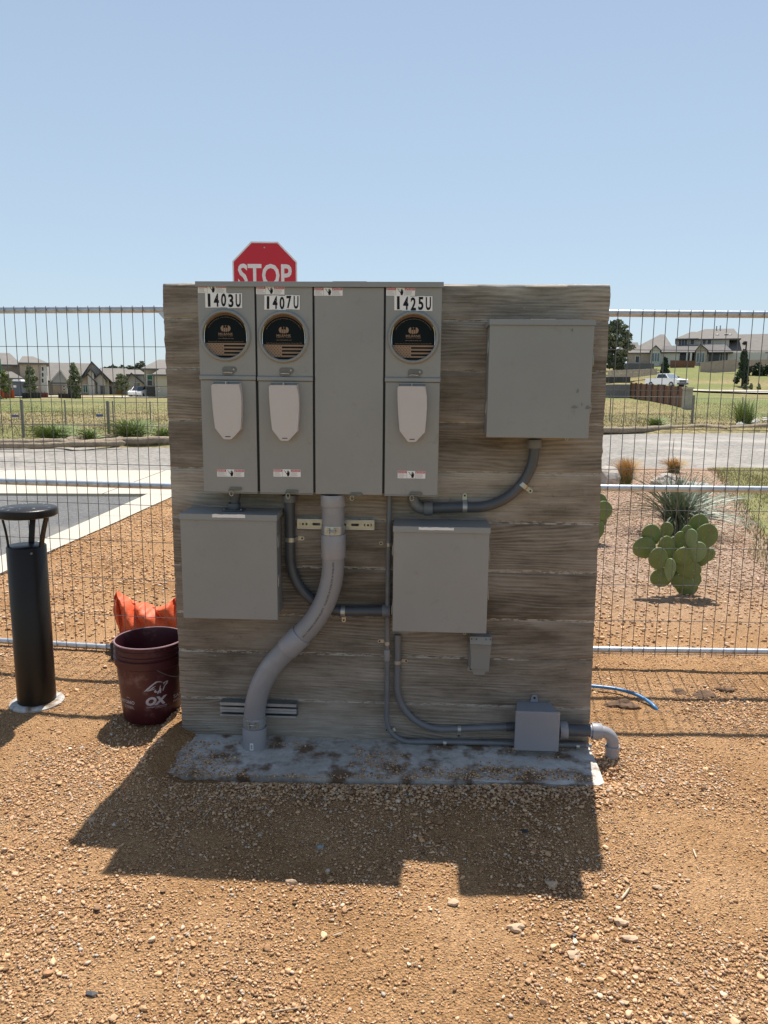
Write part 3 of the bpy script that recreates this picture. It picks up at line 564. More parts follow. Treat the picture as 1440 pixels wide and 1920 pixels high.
# ------------------------------------------------------------------ hinged enclosures
def enclosure(label, u0, v0, u1, v1, d, mat, paper=None, latches=None, hub=None, hood_px=11, marks=0):
    A = W(u0, v0, d); B = W(u1, v1, d); xa, xb, zt, zb_ = A.x, W(u1, v0, d).x, A.z, B.z; hh = W(u0, v0 + hood_px, d).z
    t = thing('junction_cabinet', label, 'electrical box', ((xa + xb) / 2, -d / 2, zb_), WALL)
    part('body', MB().box(xa + .006, xb - .008, -d + .022, -.001, zb_ + .004, zt - .004), mat, t, bevel=.002)
    part('door', MB().box(xa, xb, -d, -d + .020, zb_, hh + .002), mat, t, bevel=.0025)
    hd = MB().strip([(0, 0, zt - .0), (0, -d - .005, zt - .003), (0, -d - .005, hh)], (1, 0, 0), 1, .002); mid = (xa + xb) / 2; hd.V = [Vector((xa - .002 if v.x < 0 else xb + .003, v.y, v.z)) for v in hd.V]
    for x in (xa - .002, xb + .003): hd.add([(x, 0, zt), (x, -d - .005, zt - .003), (x, -d - .005, hh), (x, -.012, zt - .02)], [(0, 1, 2, 3)])
    part('rain_hood', hd, mat, t, bevel=.001)
    if paper:
        P = W(paper[0], paper[1], d + .005); Q = W(paper[2], paper[3], d + .005); n = 10; rr = random.Random(int(u0)); top = [(P.x + (Q.x - P.x) * k / n, -d - .0078, P.z + rr.uniform(-.0016, .001)) for k in range(n + 1)]; bot = [(x, y, Q.z + rr.uniform(-.0006, .0006)) for x, y, _ in top]
        part('torn_sticker', MB().add(bot + top, [(k, k + 1, n + 2 + k, n + 1 + k) for k in range(n)]), WHITE, t, smooth=False)
    for (side, zz) in (latches or []):
        x = xa if side < 0 else xb; z = zt + (zb_ - zt) * zz; s_ = side
        lt = part('latch', MB().box(min(x, x + s_ * .003), max(x, x + s_ * .003), -d + .008, -d + .05, z - .022, z + .022), mat, t, bevel=.001)
        part('latch_wire', MB().tube([(x + s_ * .003, -d + .008, z + .01), (x + s_ * .0045, -d + .006, z - .012), (x + s_ * .004, -d + .008, z - .026), (x + s_ * .002, -d + .015, z - .030)], .0011, 6), ZINC, lt)
    if hub: part('hub_plate', MB().prism([(W(u, v0, d / 2).x, -d / 2 + y, zt) for u, y in ((hub[0], -.03), (hub[1], -.03), (hub[1] - 6, .04), (hub[0] + 6, .04))], (0, 0, .008)), ZINC, t, bevel=.003)
    return t, (xa, xb, zt, zb_)
e1, g1 = enclosure('grey door box hanging under the first meter, torn paper strip on its rim', 337, 962, 518, 1163, .15, GREYB, (398, 963.5, 460, 971), [(1, .25), (1, .62)])
e2, g2 = enclosure('grey door box with white paper strip, below and right of the thick pipe', 738, 985.5, 918.5, 1188.5, .15, GREY, (785, 988, 851, 994.5), [(-1, .22), (-1, .78), (1, .25), (1, .62)])
e3, g3 = enclosure('highest grey door box, hung alone at the right side of the wall', 919, 598, 1115.5, 822.5, .2, GREYB, None, [(-1, .22), (-1, .74), (1, .32), (1, .72)], (995, 1038))
for (t, g, u) in ((e3, g3, .78), (e2, g2, .76)):
    x = g[0] + (g[1] - g[0]) * u; d_ = .2 if t is e3 else .15
    part('padlock_tab', MB().tube([(x, -d_ + .01, g[3] + .002), (x + .002, -d_ + .01, g[3] - .008), (x + .008, -d_ + .01, g[3] - .009), (x + .010, -d_ + .01, g[3] + .001)], .0015, 6), ZINC, t)
for (dx, dz, r_, s_) in ((.82, .33, .006, 2.2), (.79, .27, .004, 1.5), (.86, .26, .008, 3), (.90, .265, .004, 1)):
    pass
# ------------------------------------------------------------------ pipes and conduits
def pt(u, v, d): return W(u, v, d)
def collar(name, a, b, r, mt, parent, n=28, lip=.0015):
    a = Vector(a); b = Vector(b); L_ = (b - a).length; ax = (b - a).normalized()
    return part(name, MB().lathe([(r - .004, 0), (r - .0006, 0), (r, lip), (r, L_ - lip), (r - .0006, L_), (r - .004, L_)], a, ax, n), mt, parent, sharp=50)
def strap(parent, c, ang, r, side=1, mt=ZINC, wd=.018):
    t = Vector((math.cos(ang), 0, math.sin(ang))); s_ = Vector((-math.sin(ang), 0, math.cos(ang))) * side; n = Vector((0, -1, 0)); c = Vector(c); rr = r + .0008; P = []
    for k in range(15):
        a = R(-70) + R(215) * k / 14; P.append(c + s_ * (-math.cos(R(-0) + a + 0) * rr) + n * (math.sin(a) * rr))
    base = -c.y; foot = c + s_ * (rr + .004) - n * (base - .002)
    P = [c + s_ * (-math.cos(R(a)) * rr) + n * (math.sin(R(a)) * rr) for a in range(-50, 171, 15)]
    P += [c + s_ * (rr + .001) - n * (max(base - .006, 0) * .5), foot, foot + s_ * .020]
    q = part('strap', MB().strip(P, t, wd, .0016), mt, parent); e = foot + s_ * .018
    ear = [e + n * .001 + t * (wd * .52 * math.cos(a)) + s_ * (wd * .52 * math.sin(a)) for a in [2 * math.pi * k / 18 for k in range(18)]]
    part('strap_ear', MB().prism(ear, n * .0014), mt, q); part('anchor_screw', MB().lathe([(.0001, .004), (.0038, .004), (.0045, .0026), (.0045, .001)], e, n, 6), BLACK, q)
    return q
def pipe(label, cat, pts, rad, r, mt, base, name='conduit'):
    path = fillet(pts, rad) if len(pts) > 2 else pts; full = []
    for a, b in zip(path, path[1:]):
        full.append(a)
    full.append(path[-1]); t = thing(name, label, cat, base, WALL); part('pipe', MB().tube(full, r, 24), mt, t, sharp=60); return t, path
# thick service pipe
r = .0445; d = .0875
P = [pt(624, 929, d), pt(625.5, 1129, d), pt(477.5, 1279, d), pt(477, 1412, d)]
big, path = pipe('thick light grey S-bent pipe from the meter cabinet into the footing', 'pipe', P, [.43, .41], r, PVC, P[-1], 'service_pipe')
collar('coupling', pt(624, 927, d), pt(624.3, 948, d), r + .0045, PVCL, big); collar('coupling', pt(625, 1001, d), pt(625.5, 1045, d), r + .0045, PVCL, big)
dv = (P[1] - P[2]).normalized(); cc = pt(551.5, 1204, d); collar('coupling', cc + dv * .044, cc - dv * .044, r + .0045, PVCL, big); collar('coupling', pt(477.4, 1361, d), pt(477, 1410, d), r + .0055, PVCL, big)
lc = pt(476, 1390, d); part('barcode_sticker', MB().box(lc.x - .005, lc.x + .009, -d - r - .0072, -d - r - .0062, lc.z - .014, lc.z + .016), WHITE, big)
bc = MB(); 
for k in range(6): bc.rect(lc.x - .0025, lc.x + .0065, -d - r - .0076, lc.z - .010 + k * .0036, lc.z - .0085 + k * .0036 + (k % 2) * .0008)
part('barcode', bc, INK, big, kind='stuff')
def clamp(c, ax, parent):
    q = part('pipe_clamp', MB().lathe([(r + .0003, -.017), (r + .0022, -.017), (r + .0022, .017), (r + .0003, .017)], c, ax, 32), GALV, parent, sharp=60); y = c.y - r
    for sg in (-1, 1): part('clamp_tab', MB().box(c.x + sg * .011 - .0015, c.x + sg * .011 + .0015, y - .014, y + .004, c.z - .015, c.z + .013), ZINC, q)
    part('clamp_bolt', MB().cyl((c.x - .018, y - .007, c.z), (c.x + .018, y - .007, c.z), .0032, 8), ZINC, q)
    for sg in (-1, 1): part('clamp_flap', MB().box(*sorted((c.x + sg * .0125, c.x + sg * .027)), y - .0015, y + .004, c.z - .014, c.z + .012), ZINC, q)
clamp(pt(624.6, 992, d), (0, 0, 1), big); clamp(pt(477.3, 1350, d), (0, 0, 1), big)
# printed line along the thick pipe, wrapped round its surface
def wrap_print(s1, path, s_mid, length, h, r_, phi, parent):
    L = [0]
    for a, b in zip(path, path[1:]): L.append(L[-1] + (b - a).length)
    def onp(sv):
        i = min(max([j for j in range(len(L)) if L[j] <= sv] + [0]), len(path) - 2); f = (sv - L[i]) / max(L[i + 1] - L[i], 1e-9); return path[i].lerp(path[i + 1], f), (path[i + 1] - path[i]).normalized()
    vf = text(s1, length, h); out = []
    for x, z in vf[0]:
        c, t = onp(s_mid + x); s_ = Vector((t.z, 0, -t.x)) * -1; a = phi + z / r_; out.append(c + (Vector((0, -1, 0)) * math.cos(a) + s_ * math.sin(a)) * (r_ + .0007))
    part('pipe_print', MB().add(out, vf[1]), INK, parent, smooth=False, kind='stuff')
s_of = lambda p: sum((b - a).length for a, b in zip(path, path[1:])) 
Ls = [0]
for a_, b_ in zip(path, path[1:]): Ls.append(Ls[-1] + (b_ - a_).length)
def s_near(p): k = min(range(len(path)), key=lambda i: (path[i] - p).length); return Ls[k]
sA = (pt(625.5, 1046, d) - path[0]).length
wrap_print('ELECTRICAL 45\u00b0 ELECTRICAL 45\u00b0 ELECTRICAL', path, sA + .10, .18, .0075, r, .12, big)
wrap_print('SCEPTER MADE IN CANADA 3" PVC', path, sA + .275, .15, .0075, r, .12, big)

def cline(lab, pts, rad, r_, mt, cat='conduit'): return pipe(lab, cat, pts, rad, r_, mt, pts[0])
r_ = .021; d = .026
cA, pA = cline('dark conduit from the second meter curving behind the thick pipe to the lower right box', [pt(543, 928, d), pt(545.5, 1147, d), pt(732, 1146, d)], .225, r_, COND)
collar('connector', pt(543, 928, d), pt(543.3, 941, d), r_ + .008, COND2, cA); collar('connector', pt(717, 1146, d), pt(732, 1146, d), r_ + .007, COND2, cA)
strap(cA, pt(545, 1011, d), math.pi / 2, r_, -1); strap(cA, pt(643.5, 1146.5, d), 0, r_, -1)
cB, pB = cline('dark conduit curving down and left from the highest right box to the last meter', [pt(1002, 825, d), pt(1002, 953, d), pt(868, 951, d), pt(800, 953, d)], [.235, .3], r_, COND)
collar('connector', pt(1002, 824, d), pt(1002, 840, d), r_ + .008, COND2, cB); collar('connector', pt(811, 953, d), pt(795, 953, d), r_ + .008, COND2, cB)
part('elbow', MB().tube(fillet([pt(774, 931, d), pt(775, 954, d), pt(797, 953, d)], .045), r_ + .001, 20), COND2, cB)
strap(cB, pt(871.5, 951, d), 0, r_, 1); strap(cB, pt(980, 909, d), R(52), r_, -1)
r_ = .0105; d = .026
cC, pC = cline('thinnest grey conduit, from the last meter down and along the footing', [pt(730, 929, d), pt(727, 1130, d), pt(724.5, 1390, d), pt(835, 1391, d), pt(1098, 1397, d)], [3, .10, .5], r_, COND2)
collar('coupling', pt(725.6, 1218, d), pt(725.2, 1238, d), r_ + .003, PVC, cC)
part('pipe_stub', MB().cyl(pt(1096, 1397, d), pt(1109, 1397.5, d), .0075, 14), PVCL, cC)
strap(cC, pt(729, 1021, d), math.pi / 2, r_, 1, wd=.014); strap(cC, pt(726, 1206, d), math.pi / 2, r_, 1, wd=.014); strap(cC, pt(737.5, 1367, d), R(118), r_, 1, wd=.014)
strap(cC, pt(834, 1392.5, d), 0, r_, -1, wd=.014); strap(cC, pt(1083, 1398.6, d), 0, r_, -1, wd=.014)
r_ = .0135; d = .017
cD, pD = cline('grey conduit from below the lower right box sweeping right into the small square box', [pt(746, 1190, d), pt(743.5, 1369, d), pt(850, 1367, d), pt(968, 1362.5, d)], [.19, 1.0], r_, COND2)
collar('connector', pt(949, 1363.5, d), pt(968, 1362.7, d), r_ + .004, COND, cD)
strap(cD, pt(745.2, 1241, d), math.pi / 2, r_, -1, wd=.014); strap(cD, pt(861, 1367, d), 0, r_, -1, wd=.014)
# short offset nipple between the first meter and the box under it
a = pt(443, 924, .06); zt = g1[2]; nip = thing('conduit_nipple', 'short dark angled fitting joining the first meter to the box below it', 'pipe fitting', (a.x - .01, -.06, zt), WALL)
part('nipple', MB().tube([a + Vector((0, 0, .01)), a, (a.x - .006, -.06, zt + .030), (a.x - .010, -.06, zt + .004)], [.021, .021, .017, .017], 18), COND, nip)
collar('hub', (a.x - .010, -.06, zt + .001), (a.x - .010, -.06, zt + .030), .026, COND, nip)
part('flange', MB().box(a.x - .052, a.x + .032, -.095, -.025, zt + .001, zt + .006), COND, nip, bevel=.003)
for sx in (-.044, .024): part('screw', MB().lathe([(.0001, .005), (.004, .004), (.0045, 0)], (a.x + sx, -.085, zt + .006), (0, 0, 1), 8), COND2, nip)
# ------------------------------------------------------------------ strut rails
A = pt(557, 975, .022); B = pt(702, 992, .022); zc = (A.z + B.z) / 2; h = .034
st1 = thing('strut_rail', 'slotted bright steel rail bolted to the wall behind the upper part of the thick pipe', 'strut', (A.x, 0, zc), WALL)
holes = []
n = 6
for k in range(n):
    x = A.x + (B.x - A.x) * (k + .5) / n; hw = .011; hh = .0055
    holes.append([(x + hw * math.copysign(1, math.cos(t)) + hh * math.cos(t), -.022, zc + hh * math.sin(t)) for t in [2 * math.pi * (j + .5) / 16 for j in range(16)]])
part('channel_face', MB().prism([(A.x, -.022, zc - h / 2), (B.x, -.022, zc - h / 2), (B.x, -.022, zc + h / 2), (A.x, -.022, zc + h / 2)], (0, .0025, 0), [list(reversed(q)) for q in holes]), ZINC, st1)
for z in (zc - h / 2, zc + h / 2 - .0025): part('channel_lip', MB().box(A.x, B.x, -.0195, -.001, z, z + .0025), GALV, st1)
for z in (zc - h / 2 - .004, zc + h / 2): part('channel_bend', MB().box(A.x, B.x, -.0215, -.017, z, z + .004), GALV, st1, bevel=.001)
for u in (568, 690): q = pt(u, 983, .024); w_ = part('washer', MB().lathe([(.004, 0), (.0115, 0), (.0115, .0018), (.004, .0018)], (q.x, -.0222, zc), (0, -1, 0), 18), ZINC, st1); part('bolt', MB().lathe([(.0001, .004), (.0045, .004), (.0050, 0)], (q.x, -.0225, zc), (0, -1, 0), 6), BLACK, w_)
A = pt(413, 1328, .04); B = pt(556, 1331, .04); zc = pt(484, 1331, .04).z
st2 = thing('strut_rail', 'open dark steel channel on the wall behind the foot of the thick pipe', 'strut', (A.x, 0, zc), WALL)
part('channel_back', MB().box(A.x, B.x, -.004, -.001, zc - .028, zc + .030), STRUT, st2)
for z, nm in ((zc + .028, 'channel_side'), (zc - .002, 'channel_side'), (zc - .030, 'channel_side')): part(nm, MB().box(A.x, B.x, -.0415, -.0042, z, z + .0025), STRUT, st2)
for z0_, z1_ in ((zc + .018, zc + .0305), (zc - .0002, zc + .010), (zc - .012, zc - .002), (zc - .030, zc - .0225)): part('channel_lip', MB().box(A.x, B.x, -.0435, -.0417, z0_, z1_), GALV, st2)
# ------------------------------------------------------------------ small square box with conduit ends
A = pt(967, 1333.5, .115); B = pt(1051, 1410, .115); zt2, zb2 = A.z, B.z; xa, xb = A.x, W(1051, 1333.5, .115).x
jb = thing('junction_box', 'small square blue-grey plastic box with four lid screws, low on the wall at the right', 'electrical box', ((xa + xb) / 2, -.05, zb2), WALL)
part('lid', MB().box(xa, xb, -.115, -.106, zb2, zt2), JBOX, jb, bevel=.003)
f = [(xa + .006, -.105, zb2 + .006), (xb - .006, -.105, zb2 + .006), (xb - .006, -.105, zt2 - .004), (xa + .006, -.105, zt2 - .004)]; bq = [(xa + .018, -.001, zb2 + .018), (xb - .022, -.001, zb2 + .018), (xb - .022, -.001, zt2 - .006), (xa + .018, -.001, zt2 - .006)]
part('body', MB().hexa(f, bq), JBOX, jb, bevel=.004)
for x in (xa + .009, xb - .009):
    for z in (zb2 + .009, zt2 - .009): part('lid_screw', MB().lathe([(.0001, .003), (.0034, .0024), (.004, 0)], (x, -.115, z), (0, -1, 0), 10), ZINC, jb)
er = pt(1002, 1308, .006); part('mounting_ear', MB().prism([(er.x + .013 * math.cos(t), -.008, er.z + .013 * math.sin(t)) for t in [k * math.pi / 8 for k in range(9)]] + [(er.x - .016, -.008, zt2 - .004), (er.x + .016, -.008, zt2 - .004)], (0, .006, 0)), JBOX, jb)
part('ear_screw', MB().lathe([(.0001, .003), (.0045, .003), (.005, 0)], (er.x, -.009, er.z), (0, -1, 0), 8), BLACK, jb)
dd = .058
el = thing('elbow_conduit', 'pale grey elbow pipe from the small square box into the ground', 'pipe', pt(1150, 1440, dd), WALL)
collar('hub', pt(1049, 1368.5, dd), pt(1063.5, 1368.6, dd), .0345, PVC, el)
fx = MB(); prof = []; a = pt(1063, 1368.7, dd); b = pt(1110, 1370, dd); L_ = (b - a).length; nr = 26
for k in range(nr * 2 + 1): prof.append((.0235 + (.0012 if k % 2 else 0), L_ * k / (nr * 2)))
part('ribbed_hose', fx.lathe(prof, a, (b - a).normalized(), 24), COND, el, sharp=80)
collar('union_collar', pt(1109, 1370.5, dd), pt(1127.5, 1371.5, dd), .0335, PVCL, el); collar('union_neck', pt(1105, 1370.3, dd), pt(1110, 1370.6, dd), .027, PVCL, el)
e0 = pt(1126, 1371.5, dd); e1_ = Vector((pt(1150, 1373, dd).x, -dd, e0.z)); e2_ = pt(1150, 1402, dd); e2_.x = e1_.x
part('elbow', MB().tube(fillet([e0, e1_, e2_], .052, 16), .0245, 24), PVCL, el, sharp=60)
collar('collar', e2_ + Vector((0, 0, .010)), e2_ - Vector((0, 0, .004)), .0300, PVCL, el); zs = pt(1150, 1432, dd).z
part('sleeve', MB().lathe([(.02, 0), (.0275, 0), (.0275, e2_.z - zs - .004), (.02, e2_.z - zs - .004)], (e1_.x, -dd, zs), (0, 0, 1), 28), PVCL, el, sharp=50)
part('buried_pipe', MB().cyl((e1_.x, -dd, zs), (e1_.x, -dd, -.14), .0255, 24), PVC, el)
# ------------------------------------------------------------------ scoop-shaped raceway cover
q = lambda u, v, d_: tuple(pt(u, v, d_))
sc_m = M('scuffed paint', (.17, .17, .165), .6)
for (u_, v_, w__, h__, a__) in ((1083, 733, .004, .012, .5), (1077, 763, .012, .008, .2), (1102, 764, .010, .010, .9), (1091, 758, .002, .010, 0), (1073, 619, .003, .008, -.6)):
    p_ = W(u_, v_, .2); oblong_ = [(p_.x + w__ * math.cos(t) * (1 + .3 * math.sin(3 * t + u_)), -.2012, p_.z + h__ * .6 * math.sin(t) * (1 + .25 * math.cos(2 * t + v_))) for t in [k * math.pi / 6 for k in range(12)]]; part('scuff_mark', MB().add(oblong_, [tuple(range(12))]), sc_m, e3)
rc = thing('cable_scoop', 'small grey sheet-metal cable scoop screwed to the wall under the lower right box', 'cable cover', pt(900, 1271, 0), WALL)
x0, x1 = pt(881, 1200, .05).x, pt(921.5, 1200, .05).x; z = [pt(900, v, .05).z for v in (1194, 1208, 1232, 1258, 1272)]
part('top_plate', MB().hexa([(x0, -.058, z[1]), (x1, -.058, z[1]), (x1, -.050, z[0]), (x0, -.050, z[0])], [(x0, -.001, z[1]), (x1, -.001, z[1]), (x1, -.001, z[0]), (x0, -.001, z[0])]), GREYB, rc, bevel=.0015)
for k in (.07, .29, .73, .93): part('slot', MB().box(x0 + (x1 - x0) * k, x0 + (x1 - x0) * k + .0025, -.0562, -.052, z[0] - .012, z[0] - .006), BLACK, rc)
xs_ = [(x0, x1, -.0575), (x0 + .004, x1 - .001, -.048), (x0 + .0075, x1 - .003, -.040), (x0 + .0085, x1 - .0035, -.034), (x0 + .0085, x1 - .0035, -.030)]
zz = [z[1] - .001, z[1] - .022, z[2] - .004, z[3] + .02, z[3]]
mb = MB()
for i in range(4):
    a = xs_[i]; b = xs_[i + 1]; mb.hexa([(b[0], b[2], zz[i + 1]), (b[1], b[2], zz[i + 1]), (a[1], a[2], zz[i]), (a[0], a[2], zz[i])], [(x0 - .002, -.001, zz[i + 1]), (x1 - .001, -.001, zz[i + 1]), (x1 - .001, -.001, zz[i]), (x0 - .001, -.001, zz[i])])
part('scoop', mb, GREYB, rc)
part('foot_flange', MB().prism([(x0 - .003, -.004, z[3]), (x0 - .003, -.004, z[3] - .018), (x0 + .018, -.004, z[3] - .020), (x0 + .022, -.004, z[4] - .002), (x1 - .020, -.004, z[4] - .002), (x1 - .016, -.004, z[3] - .019), (x1 - .001, -.004, z[3] - .020), (x1 - .001, -.004, z[3])], (0, .003, 0)), GREYB, rc)
part('screw', MB().lathe([(.0001, .003), (.004, .002), (.0045, 0)], (x0 + .010, -.004, z[3] - .010), (0, -1, 0), 8), BLACK, rc)
# ------------------------------------------------------------------ temporary mesh fence panels
def fence_panel(label, P0, P1, zt, zm, zb, step, first_u, hz, hooks=None):
    """P0/P1: ground ends (x, y)."""
    P0 = Vector((*P0, 0)); P1 = Vector((*P1, 0)); ang = math.atan2(P1.y - P0.y, P1.x - P0.x); fr = Frame(P0, ang); L_ = (P1 - P0).length
    t = thing('mesh_fence', label, 'fence', (0, 0, 0), fr, 'temporary wire fence panels on both sides of the wall')
    r = .0175
    for z, nm in ((zt, 'top_rail'), (zm, 'middle_rail'), (zb, 'bottom_rail')): part(nm, MB().cyl((0, 0, z), (L_, 0, z), r if z != zb else .016, 18), GALV, t, sharp=60)
    for x in (0, L_): part('end_post', MB().cyl((x, 0, zb - .03), (x, 0, zt), r, 18), GALV, t, sharp=60)
    n = int((L_ - first_u) / step); me = None
    for k in range(n + 1):
        x = first_u + step * k
        if x > L_ - .02: break
        if me is None:
            o = part('vertical_wire', MB().tube([(0, -.021, zb - .03), (0.0, -.0215, (zb + zt) / 2), (0, -.021, zt + .018)], .0020, 6), WIRE, t); me = o; o.location = (x, 0, 0)
        else:
            o = me.copy(); C.objects.link(o); o.parent = t; o.location = (x + random.uniform(-.0015, .0015), 0, 0); o.rotation_euler = (0, random.uniform(-.0012, .0012), 0)
    for z in hz: part('horizontal_wire', MB().cyl((0, -.0245, z), (L_, -.0245, z + random.uniform(-.004, .004)), .0017, 6), WIRE, t)
    return t, fr, L_
def onz(u, v, Y): return at(u, v, Y).z
FL0 = (-4.15, 4.42); FL1 = (-1.02, 3.99)
def fl_z(u, v):       # height on the left panel plane
    d = ray(u, v); a = Vector((*FL0, 0)); b = Vector((*FL1, 0)); nrm = Vector((-(b - a).y, (b - a).x, 0)).normalized(); t = (a - CAM).dot(nrm) / d.dot(nrm); return (CAM + d * t)
zt = (fl_z(10, 579).z + fl_z(290, 583).z) / 2; zm = (fl_z(10, 904).z + fl_z(300, 910).z) / 2; zb = (fl_z(10, 1203).z + fl_z(205, 1212).z) / 2
hzs = [fl_z(250, v).z for v in (650, 724, 799, 870, 944, 1013.5, 1084, 1153, 1224)]
pw = fl_z(31.5, 590); f0 = (Vector((pw.x, pw.y)) - Vector(FL0)).length; stepL = .0604; f0 = f0 % stepL
fpL, frL, LL = fence_panel('galvanised wire fence panel left of the wall, behind the bollard light and bucket', FL0, FL1, zt, zm, zb, stepL, f0, hzs)
part('corner_gusset', MB().prism([(LL - .004, -.012, zt - .01), (LL - .17, -.012, zt - .012), (LL - .004, -.012, zt - .20)], (0, .003, 0)), GALV, fpL)
FR0 = (1.02, 3.90); FR1 = (4.6, 3.86)
zt = (onz(1150, 587, 3.9) + onz(1430, 590, 3.88)) / 2; zm = onz(1280, 916.5, 3.89); zb = onz(1280, 1220, 3.89)
hzs = [onz(1280, v, 3.88) for v in (657, 732.5, 805, 881, 957, 1028, 1097, 1164, 1226)]
x0 = at(1156, 590, 3.9).x; stepR = .0615
fpR, frR, LR = fence_panel('galvanised wire fence panel right of the wall, in front of the cactus bed', FR0, FR1, zt, zm, zb, stepR, (x0 - FR0[0]) % stepR, hzs)
# rubber foot blocks
RUB = M('black rubber', (.03, .028, .026), .8, 0, .2, 12, .002, 40, (.25, .17, .1), .5, 10)
solo('rubber_block', MB().box(-1.505, -1.0, 3.93, 4.13, -.01, .10), RUB, 'dark fence foot block on the ground behind the maroon bucket', 'block', (-1.3, 4.03, 0), bevel=.015)
# ------------------------------------------------------------------ bollard light
bc_ = gp(70.5, 1326, .012); by = bc_.y + .085; bxx = at(70.5, 1325, by).x; zt_ = at(54, 1022, by).z; zd = at(52, 953, by).z; rb = .0855
bl_ = thing('bollard_light', 'black cylindrical bollard light with round cap on three struts, at the left fence', 'bollard', (bxx, by, 0))
part('base_ring', MB().lathe([(rb * .9, -.05), (rb + .030, -.05), (rb + .036, .006), (rb + .024, .014), (rb * .95, .014)], (bxx, by, 0), n=36), SLABM, bl_)
part('post', MB().lathe([(.001, zt_), (rb - .004, zt_), (rb, zt_ - .004), (rb, .02), (rb, -.04)], (bxx, by, 0), n=48), BLACKP, bl_, sharp=50)
tp = Vector((bxx + .012, by, 0)); rd = .133
cap = part('cap', MB().lathe([(.001, zd - .036), (rd - .012, zd - .036), (rd - .002, zd - .030), (rd, zd - .006), (rd - .003, zd), (rd - .010, zd + .004), (.001, zd + .009)], tp, n=56), BLACKP, bl_, sharp=40)
SP = M('splash white', (.5, .5, .48), .6)
sp_ = MB(); rr = random.Random(5)
for k in range(16):
    a = rr.uniform(0, 6.28); q = tp + Vector((math.cos(a) * rr.uniform(.06, .115), math.sin(a) * rr.uniform(.06, .115), zd + .0072)); w_ = rr.uniform(.002, .005); l_ = rr.uniform(.006, .03); e = Vector((math.cos(a), math.sin(a), 0)); f = Vector((-e.y, e.x, 0))
    sp_.add([q - e * l_ / 2, q + f * w_ / 2, q + e * l_ / 2, q - f * w_ / 2], [(0, 1, 2, 3)])
part('bird_splash', sp_, SP, cap, smooth=False, kind='stuff')
for a in (R(210), R(-12), R(100)):
    e = Vector((math.cos(a), math.sin(a), 0)); f = Vector((-e.y, e.x, 0)); L_ = []
    for k in range(7):
        t = k / 6; z = zt_ - .03 + (zd - .034 - zt_ + .03) * t; rr_ = rb - .006 + (.022) * t ** 1.8 + .006 * t; c = Vector((bxx + .012 * t, by, z)) + e * rr_; L_.append(c)
    mb = MB(); mb.strip(L_, f, .026, .010); part('strut', mb, BLACKP, bl_, bevel=.0015)
part('set_screw', MB().lathe([(.0001, .003), (.005, .002), (.006, 0)], (bxx + rb * .62, by - rb * .78, zt_ - .025), (.62, -.78, 0), 10), STRUT, bl_)
# ------------------------------------------------------------------ bucket
by = 3.235; bxx = at(281, 1198, by).x; H_ = .368; tilt = -.03
MAR = M('maroon plastic', (.055, .008, .013), .42, 0, .15, 9, .0006, 50, (.24, .16, .14), .55, 9, dlow=.56)
bk = thing('bucket', 'maroon plastic bucket with white bull emblem, open top, standing beside the wall', 'bucket', (bxx, by, .003))
ro, rb_ = .1525, .128
def br_(z): return rb_ + (ro - .004 - rb_) * min(z / .27, 1)
prof = [(.001, .004), (rb_ - .006, .004), (rb_, .012), (br_(.10), .10), (br_(.2), .2), (br_(.262), .262), (ro + .004, .268), (ro + .006, .30), (ro - .001, .305), (ro, .312), (ro + .005, .315), (ro + .005, .321), (ro, .324), (ro, .338), (ro + .004, .341), (ro + .004, .346), (ro, .349), (ro + .001, H_ - .008), (ro + .004, H_ - .004), (ro + .002, H_), (ro - .002, H_), (ro - .004, H_ - .01), (rb_ - .004, .012), (.001, .010)]
o = Vector((bxx, by, .003)); part('shell', MB().lathe(prof, o, n=64), MAR, bk, sharp=50)
RIMM = M('scuffed rim', (.30, .17, .18), .5, 0, .2, 30)
part('rim', MB().lathe([(ro - .003, H_ - .0005), (ro - .002, H_ + .0015), (ro + .002, H_ + .0015), (ro + .0042, H_ - .002)], o, n=64), RIMM, bk)
BW = M('bucket print', (.42, .40, .44), .5, 0, .15, 40)
def wrap(vf, cx, cz, mb, off=.0014):     # cx: metres along the surface from the side facing the camera
    face = math.atan2(-by, -bxx) 
    def pos(x, z): rr = br_(z) + off; a = face + (x) / rr; return o + Vector((rr * math.cos(a), rr * math.sin(a), z))
    mb.add([pos(cx + x, cz + z) for x, z in vf[0]], vf[1])
def dense(vf, mx=.012):
    bm = bmesh.new(); vs = [bm.verts.new((x, 0, z)) for x, z in vf[0]]
    for f in vf[1]:
        try: bm.faces.new([vs[i] for i in f])
        except ValueError: pass
    for _ in range(3):
        e = [e for e in bm.edges if e.calc_length() > mx]
        if not e: break
        bmesh.ops.subdivide_edges(bm, edges=e, cuts=1)
    bmesh.ops.triangulate(bm, faces=bm.faces); bm.verts.index_update(); r = ([(v.co.x, v.co.z) for v in bm.verts], [tuple(v.index for v in f.verts) for f in bm.faces]); bm.free(); return r
pr = MB(); 
wrap(dense(text('OX', .094, .041, .055, .22)), .018, .121, pr); wrap(dense(text('UNLEASH THE POWER', .092, .0058, .012)), .018, .093, pr); wrap(dense(text('www.oxtools.com', .052, .0034)), .036, .0865, pr)
wrap(dense(text('ANTONIO', .095, .016, .02)), -.128, .112, pr); wrap(dense(text('STEEL', .060, .012)), -.112, .088, pr); wrap(dense(text('SAN', .016, .006)), -.115, .134, pr)
wrap(dense(text('SAN', .06, .018, .02)), .128, .118, pr); wrap(dense(text('MARCOS', .07, .012)), .132, .096, pr)
def poly2(pts): return (pts, [tuple(t) for t in tessellate_polygon([[Vector((x, z, 0)) for x, z in pts]])])
S_ = .054 / 200
def bp(pts): return [((x - 700) * S_ * 1.0 + .0, (1020 - y) * S_ * 1.05) for x, y in pts]
